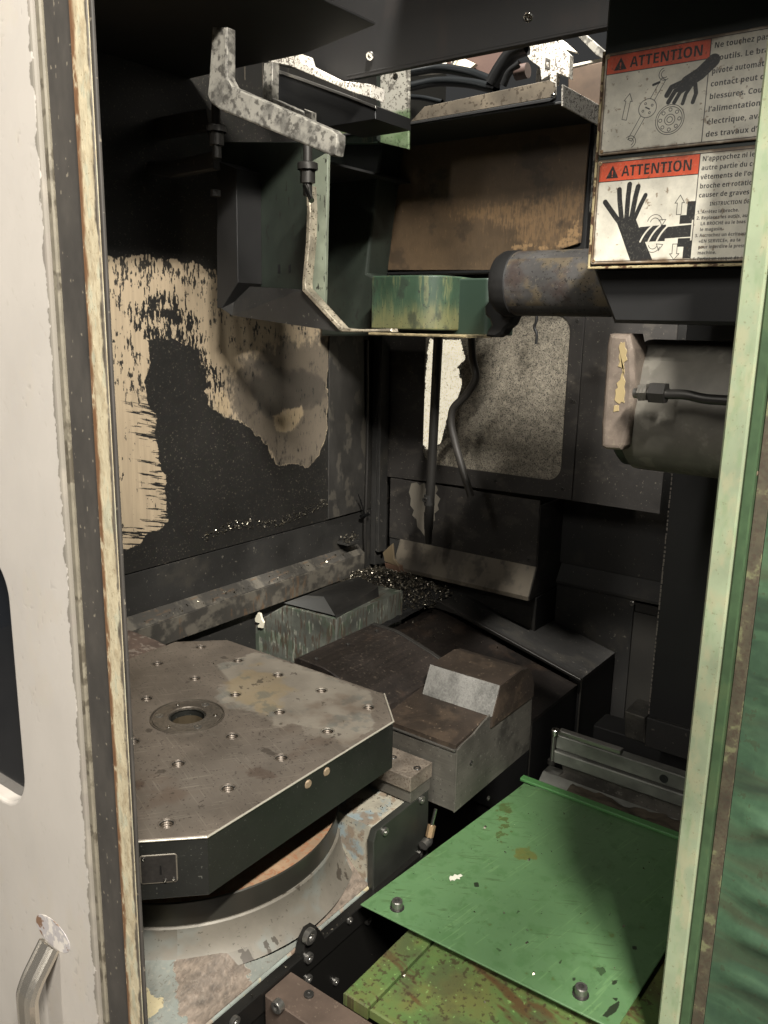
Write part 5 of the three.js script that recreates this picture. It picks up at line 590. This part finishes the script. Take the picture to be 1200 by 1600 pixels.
const upperTex = signTex((g) => {
  header(g, 540); g.strokeStyle = '#2a2825'; g.lineWidth = 3;
  g.save(); g.translate(250, 300); g.rotate(0.5); g.beginPath(); g.rect(-12, -150, 24, 320); g.stroke(); g.beginPath(); g.arc(0, 0, 46, 0, 6.3); g.fillStyle = '#cfc9b8'; g.fill(); g.stroke(); for (let i = 0; i < 4; i++) { g.beginPath(); g.arc(26 * Math.cos(i * 1.57 + 0.6), 26 * Math.sin(i * 1.57 + 0.6), 5, 0, 6.3); g.stroke(); } g.fillStyle = '#2a2825'; g.fillRect(-14, -3, 28, 6); g.beginPath(); g.arc(-8, -172, 30, 0.4, 4); g.stroke(); g.beginPath(); g.arc(-8, -172, 18, 0.4, 4); g.stroke(); g.beginPath(); g.arc(6, 176, 30, 3.4, 7); g.stroke(); g.beginPath(); g.arc(6, 176, 18, 3.4, 7); g.stroke(); g.restore();
  for (const r of [72, 62, 26, 14]) { g.beginPath(); g.arc(370, 370, r, 0, 6.3); g.stroke(); } for (let i = 0; i < 8; i++) { g.beginPath(); g.arc(370 + 48 * Math.cos(i * 0.785), 370 + 48 * Math.sin(i * 0.785), 8, 0, 6.3); g.stroke(); }
  blackArm(g, [[560, 118], [500, 170], [440, 200]], 62); blackArm(g, [[430, 195], [365, 215], [345, 250]], 26); blackArm(g, [[440, 215], [385, 235], [355, 285]], 22); blackArm(g, [[455, 220], [410, 245], [385, 290]], 20); blackArm(g, [[470, 210], [440, 255], [428, 300]], 18); blackArm(g, [[480, 205], [490, 260], [478, 300]], 20); blackArm(g, [[270, 190], [300, 182]], 12);
  g.clearRect(541, 106, 0, 0); arrow(g, [[118, 340], [132, 250], [122, 248], [150, 215], [166, 256], [156, 254], [142, 346]]);
  g.fillStyle = '#1f1c19'; g.font = 'bold 36px sans-serif'; ['Ne touchez pas', 'd\u2019outils. Le bras', 'pivote automatiquement', 'contact peut causer des', 'blessures. Coupez', 'l\u2019alimentation au', '\u00e9lectrique, avant', 'des travaux d\u2019entretien'].forEach((t, i) => g.fillText(t, 556, 62 + i * 59, 250 * t.length / 14));
}, 240, 451);
const lowerTex = signTex((g) => {
  header(g, 540);
  g.fillStyle = '#1b1a18'; g.beginPath(); g.moveTo(130, 300); g.lineTo(225, 275); g.lineTo(262, 345); g.lineTo(345, 498); g.lineTo(225, 498); g.lineTo(165, 372); g.closePath(); g.fill();
  blackArm(g, [[170, 330], [128, 285], [60, 205]], 26); blackArm(g, [[160, 300], [140, 200], [134, 150]], 26); blackArm(g, [[185, 290], [185, 180], [188, 128]], 26); blackArm(g, [[212, 290], [225, 190], [235, 142]], 26); blackArm(g, [[226, 300], [258, 225], [278, 185]], 22);
  g.fillStyle = '#1b1a18'; g.beginPath(); g.moveTo(232, 372); g.lineTo(262, 336); g.lineTo(400, 330); g.lineTo(400, 342); g.lineTo(530, 336); g.lineTo(530, 392); g.lineTo(400, 396); g.lineTo(400, 408); g.lineTo(262, 408); g.closePath(); g.fill(); g.strokeStyle = '#cfc9b8'; g.lineWidth = 9; for (let i = 0; i < 3; i++) { g.beginPath(); g.moveTo(270 + i * 44, 406); g.quadraticCurveTo(290 + i * 44, 360, 325 + i * 44, 334); g.stroke(); }
  g.fillRect(500, 232, 40, 80); g.fillStyle = '#1b1a18'; g.fillRect(500, 228, 40, 86); g.fillRect(468, 290, 62, 40); g.fillRect(500, 410, 40, 84); g.fillRect(468, 398, 62, 40);
  arrow(g, [[448, 286], [448, 232], [436, 232], [460, 196], [484, 232], [472, 232], [472, 286]]); arrow(g, [[444, 424], [444, 470], [432, 470], [456, 498], [480, 470], [468, 470], [468, 424]]);
  g.lineWidth = 3; g.strokeStyle = '#2a2825'; for (const [a, b, y] of [[3.4, 6, 320], [0.4, 2.9, 420]]) for (const r of [40, 24]) { g.beginPath(); g.arc(340, y, r, a, b); g.stroke(); } arrow(g, [[364, 306], [396, 306], [378, 334]]); arrow(g, [[358, 420], [392, 424], [372, 452]]);
  g.fillStyle = '#1f1c19'; g.font = 'bold 30px sans-serif'; ['N\u2019approchez ni les', 'autre partie du corps', 'v\u00eatements de l\u2019outil', 'broche en rotation,', 'causer de graves bl'].forEach((t, i) => g.fillText(t, 552, 50 + i * 41, 282 * t.length / 18)); g.font = 'bold 24px sans-serif'; g.fillText('INSTRUCTION DE', 610, 254, 190);
  g.font = 'bold 21px sans-serif'; ['1. Arr\u00eatez la broche.', '2. Replacez les outils, au', '    LA BROCHE ou le bras', '    le magasin.', '3. Accrochez un \u00e9criteau', '    \u00abEN SERVICE\u00bb, au ta', '    pour interdire la presse', '    machine.', '4. Portez un casque de'].forEach((t, i) => g.fillText(t, 552, 288 + i * 27));
}, 150, 461);
const sx0 = -0.4115, sx1 = -0.195;
[[1.7765, 1.8815, upperTex, 'upper bent cream warning sign showing a hand caught by a swinging arm'], [1.6585, 1.7715, lowerTex, 'lower cream warning sign showing a hand and a turning drill']].forEach(([y0, y1, t, label], i) => {
  const s = thing('warning_sign', label, 'warning sign', [-0.3, y0, -0.949], 'warning signs on the green box');
  part('sign_plate', planeUV(prism('z', rect(sx0, y0, sx1, y1, 0.003), -0.9525, -0.9495, 0.0006), 0, 1, sx0, sx1, y0, y1), new THREE.MeshPhysicalMaterial({ map: t, roughness: 0.45 }), s);
  for (const p of [[sx0 + 0.004, y0 + 0.004], [sx0 + 0.004, y1 - 0.004]]) screw(s, [...p, -0.9495], [0, 0, 1], 0.002, 0.001, brass, capGeo, 'rivet');
});

// ---------------------------------------------------------------- green door post
const doorPost = thing('door_post', 'green painted door frame with pale worn edge and rusty groove', 'door frame', [-0.2, 0.5, -0.86]);
const edgeMat = surface(256, 1024, [0.1, 0.8], (u, v, o) => { const n = fbm(u * 2, v * 16, 5, 2, 471, 16), s = fbm(u * 10, v * 40, 4, 10, 474, 40), f = fbm(u * 40, v * 320, 3, 40, 477, 320); setc(o, [138, 148, 120], 0.86 + 0.24 * n); mixc(o, [156, 148, 118], sst(0.4, 0.75, s) * 0.5); mixc(o, [108, 128, 92], sst(0.5, 0.8, fbm(u * 12, v * 30, 5, 12, 479, 30)) * 0.4); if (f > 0.78) mixc(o, [92, 84, 56], 0.45); o.rough = 0.5; o.bump = s; }, 0.0005);
const lipMat = surface(128, 512, [0.05, 0.5], (u, v, o) => { const n = fbm(u * 2, v * 20, 5, 2, 481, 20); setc(o, [60, 80, 54], 0.75 + 0.45 * n); mixc(o, [70, 84, 56], sst(0.55, 0.7, n) * 0.6); o.rough = 0.45; o.bump = n; }, 0.0004);
const grooveMat = surface(128, 1024, [0.05, 0.6], (u, v, o) => { const n = fbm(u * 3, v * 36, 6, 3, 491, 36), f = fbm(u * 20, v * 240, 3, 20, 494, 240); setc(o, [72, 66, 50], 0.6 + 0.7 * n); mixc(o, [58, 46, 35], sst(0.5, 0.64, f) * 0.6); mixc(o, [116, 124, 84], sst(0.6, 0.7, n) * 0.5); o.rough = 0.7; o.bump = f; }, 0.0008);
const tealMat = surface(1024, 2048, null, (u, v, o) => {             // dark green enamel wiped with horizontal smears of grease
  const w = fbm(u * 2, v * 6, 4, 4096, 501) - 0.5, b = fbm(u * 1.6 + w * 0.6, v * 44 + w * 7 + u * 4, 5, 4096, 504), n = fbm(u * 5, v * 10, 6, 4096, 507), f = fbm(u * 80, v * 150, 4, 4096, 509), t = fbm(u * 3, v * 90 + u * 9 + w * 5, 4, 4096, 512), c = fbm(u * 9, v * 16, 6, 4096, 515);
  setc(o, [54, 76, 56], 0.7 + 0.55 * n + 0.25 * (f - 0.5)); mixc(o, [46, 64, 50], sst(0.45, 0.75, c) * 0.6); mixc(o, [60, 56, 40], sst(0.42, 0.85, b) * 0.55); mixc(o, [80, 106, 78], sst(0.45, 0.9, t) * 0.35); mixc(o, [34, 44, 36], sst(0.55, 0.8, fbm(u * 2, v * 30 + w * 4, 5, 4096, 518)) * 0.55); if (f > 0.72) mixc(o, [50, 46, 32], 0.35);
  o.rough = 0.36 + 0.2 * b; o.bump = 0.5 + 0.3 * (b - 0.5) + 0.15 * (f - 0.5); }, 0.0006);
part('pale_edge', slab(-0.218, -0.1955, 0.45, 1.93, -0.865, -0.85, 0.002), edgeMat, doorPost); part('green_lip', slab(-0.195, -0.1845, 0.45, 1.93, -0.872, -0.853, 0.0015), lipMat, doorPost); part('groove', slab(-0.184, -0.1715, 0.45, 1.93, -0.88, -0.862, 0.0005), grooveMat, doorPost);
part('post_return', slab(-0.218, -0.14, 0.45, 1.93, -0.905, -0.881, 0.001), sootBlack, doorPost);
for (const p of [[-0.189, 1.452, -0.862], [-0.193, 1.249, -0.862], [-0.194, 1.049, -0.862], [-0.199, 0.841, -0.862]]) screw(doorPost, p, [0, 0, 1], 0.0052, 0.003, simple(0x7c6a58, 0.5, 0.4));
const tealDoor = thing('green_door', 'dented teal green door panel streaked with brown grease', 'door panel', [0.1, 0.45, -0.86]);
{ const g = new THREE.PlaneGeometry(0.581, 1.48, 90, 240), p = g.attributes.position; g.translate(0.1195, 1.19, -0.862);
  for (let i = 0; i < p.count; i++) { const x = p.getX(i), y = p.getY(i); let z = 0.005 * (fbm(x * 6 + 9, y * 9, 4, 4096, 517) - 0.5); for (const [h, d] of [[1.225, 0.004], [1.08, 0.006], [0.998, 0.005], [0.945, 0.006], [0.89, 0.005]]) { const k = (y - h - 0.03 * Math.max(0, -0.1 - x)) / 0.011; z += d * Math.exp(-k * k) * sst(-0.168, -0.13, x); } p.setZ(i, -0.864 + z * sst(-0.171, -0.155, x)); }
  g.computeVertexNormals(); part('door_sheet', planeUV(g, 0, 1, -0.19, 0.30, 0.5, 1.7), tealMat, tealDoor); part('door_back', slab(-0.171, 0.41, 0.45, 1.93, -0.885, -0.876, 0.001), sootBlack, tealDoor); }

// ---------------------------------------------------------------- white sliding door at the near side
const door = thing('sliding_door', 'white painted sliding door with dark window, seal strip and worn beige edge', 'sliding door', [-0.75, 0.45, -0.44]);
const mWh = polyMask(256, 512, [[[-0.83, 1.295], [-0.75, 1.306], [-0.726, 1.27], [-0.74, 1.203], [-0.828, 1.184]], [[-0.816, 0.944], [-0.706, 0.992], [-0.7, 0.931], [-0.72, 0.846], [-0.773, 0.815], [-0.755, 0.919], [-0.845, 0.882]]], [-1.0, -0.704, 0.6, 1.9], 16);
const white = surface(1024, 2048, null, (u, v, o) => {
  const n = fbm(u * 4, v * 10, 5, 4096, 521), k = vn(u * 60, v * 210, 4096, 3), k2 = fbm(u * 9, v * 24, 4, 4096, 524) + 0.12 * mWh(u, v), sc = fbm(u * 40 + v * 120, v * 30 - u * 20, 4, 4096, 527), e = sst(0.965, 1.0, u + 0.04 * (fbm(u * 20, v * 80, 4, 4096, 530) - 0.5));
  setc(o, [176, 169, 160], 0.95 + 0.1 * n); mixc(o, [160, 154, 146], sst(0.9, 0.96, k) * sst(0.56, 0.64, k2) * 0.8); if (sc > 0.78) mixc(o, [160, 152, 140], 0.3); mixc(o, [108, 102, 92], sst(0.42, 0.5, e + 0.4 * (fbm(u * 120, v * 500, 3, 4096, 533) - 0.5)) * 0.75); mixc(o, [176, 166, 150], sst(0.62, 0.8, k2) * 0.25); o.rough = 0.42; o.bump = 0.5 - 0.4 * sst(0.86, 0.94, k) * sst(0.5, 0.62, k2); }, 0.0003);
const dy0 = 0.45, dy1 = 1.88;
part('door_skin', planeUV(prism('z', (() => { const s = new THREE.Shape(rect(-1.75, dy0, -0.704, dy1).map((p) => new THREE.Vector2(...p))); s.holes.push(rect(-1.62, 1.035, -0.823, 1.34, 0.05)); return s; })(), -0.47, -0.44, 0.004, [], 3), 0, 1, -1.0, -0.704, 0.6, 1.9), white, door);
part('window', slab(-1.63, -0.815, 1.025, 1.35, -0.462, -0.456, 0), simple(0x16181c, 0.12, 0, { clearcoat: 1 }), door);
part('trim', slab(-0.7035, -0.6955, dy0, dy1, -0.47, -0.443, 0.0015), surface(128, 1024, [0.05, 0.8], (u, v, o) => { const n = fbm(u * 3, v * 40, 5, 3, 541, 40); setc(o, [120, 113, 98], 0.75 + 0.4 * n); mixc(o, [60, 54, 44], sst(0.55, 0.68, n) * 0.7); o.rough = 0.5; o.bump = n; }, 0.0003), door);
part('seal_strip', slab(-0.6952, -0.6545, dy0, dy1, -0.4475, -0.446, 0.0006), rubberBlack, door);
part('worn_edge', slab(-0.654, -0.6295, dy0, dy1, -0.4445, -0.442, 0.0008), surface(256, 2048, [0.025, 1.1], (u, v, o) => {
  const n = fbm(u * 3, v * 46, 6, 3, 551, 46), s = fbm(u * 4, v * 80, 5, 4, 554, 80), f = fbm(u * 20, v * 500, 3, 20, 557, 500), x = (((-0.654) % 0.025 + 0.025) % 0.025) / 0.025, c = ((u - x) % 1 + 1) % 1;
  setc(o, [180, 168, 140], 0.84 + 0.26 * n); mixc(o, [142, 126, 100], sst(0.45, 0.72, s) * 0.5); mixc(o, [136, 144, 130], sst(0.55, 0.7, n) * 0.4); mixc(o, [92, 60, 36], sst(0.30, 0.12, c + 0.3 * (n - 0.5)) * sst(0.35, 0.6, s + 0.15) * 0.85); mixc(o, [64, 58, 50], sst(0.80, 0.94, c + 0.32 * (fbm(u * 3, v * 60, 5, 3, 559, 60) - 0.55)) * 0.9); if (f > 0.76) mixc(o, [96, 80, 56], 0.5); o.rough = 0.6; o.bump = s; }, 0.0006), door);
part('edge_return', slab(-0.6535, -0.6275, dy0, dy1, -0.4485, -0.4455, 0.0008), rubberBlack, door);
part('bare_patch', prism('z', (() => { const c = [-0.787, 0.897], s = new THREE.Shape(); s.absellipse(c[0], c[1], 0.034, 0.019, 0, 6.283); return s; })(), -0.4402, -0.4396, 0.0003), surface(256, 256, 0.08, (u, v, o) => { const n = fbm(u * 6, v * 6, 5, 6, 561), p = fbm(u * 4, v * 4, 5, 4, 564); setc(o, [172, 166, 164]); mixc(o, [118, 88, 66], sst(0.56, 0.6, p) * 0.9); mixc(o, [206, 198, 188], sst(0.44, 0.38, p)); o.rough = 0.5; o.bump = n; }), door, 'grey scuffed patch around the top of the handle');
{ // bow handle of ribbed aluminium
  const c = [-0.791, 0.882, -0.44], sec = new THREE.Shape(); const pr = [[-0.014, -0.006], [0.014, -0.006], [0.016, 0], [0.014, 0.005], [0.0105, 0.0065], [0.0085, 0.005], [0.006, 0.0068], [-0.006, 0.0068], [-0.0085, 0.005], [-0.0105, 0.0065], [-0.014, 0.005], [-0.016, 0]]; pr.forEach(([a, b], i) => sec[i ? 'lineTo' : 'moveTo'](a, b));
  const path = [[0.003, 0], [0.026, -0.030], [0.034, -0.046], [0.0355, -0.066], [0.0355, -0.26], [0.03, -0.285], [0.003, -0.32]], pos = [], idx = []; const dense = new THREE.CatmullRomCurve3(path.map(([z, y]) => new THREE.Vector3(0, y, z)), false, 'catmullrom', 0.25).getPoints(48);
  dense.forEach((p, i) => { const t = dense[Math.min(i + 1, 48)].clone().sub(dense[Math.max(i - 1, 0)]).normalize(), out = new THREE.Vector3(0, t.z, -t.y).multiplyScalar(-1); if (out.z < 0) out.negate(); for (const [a, b] of pr) pos.push(c[0] + a + out.x * b, c[1] + p.y + out.y * b, -0.44 + p.z + out.z * b); });
  const n = pr.length; for (let i = 0; i < 48; i++) for (let j = 0; j < n; j++) { const a = i * n + j, b = i * n + (j + 1) % n; idx.push(a, b, a + n, b, b + n, a + n); }
  const g = new THREE.BufferGeometry(); g.setAttribute('position', new THREE.Float32BufferAttribute(pos, 3)); g.setIndex(idx); g.computeVertexNormals(); part('handle', toCreasedNormals(g, 0.4), simple(0xcfc7ba, 0.26, 0.9), door);
}

scene.environment = null;
renderer.render(scene, camera);
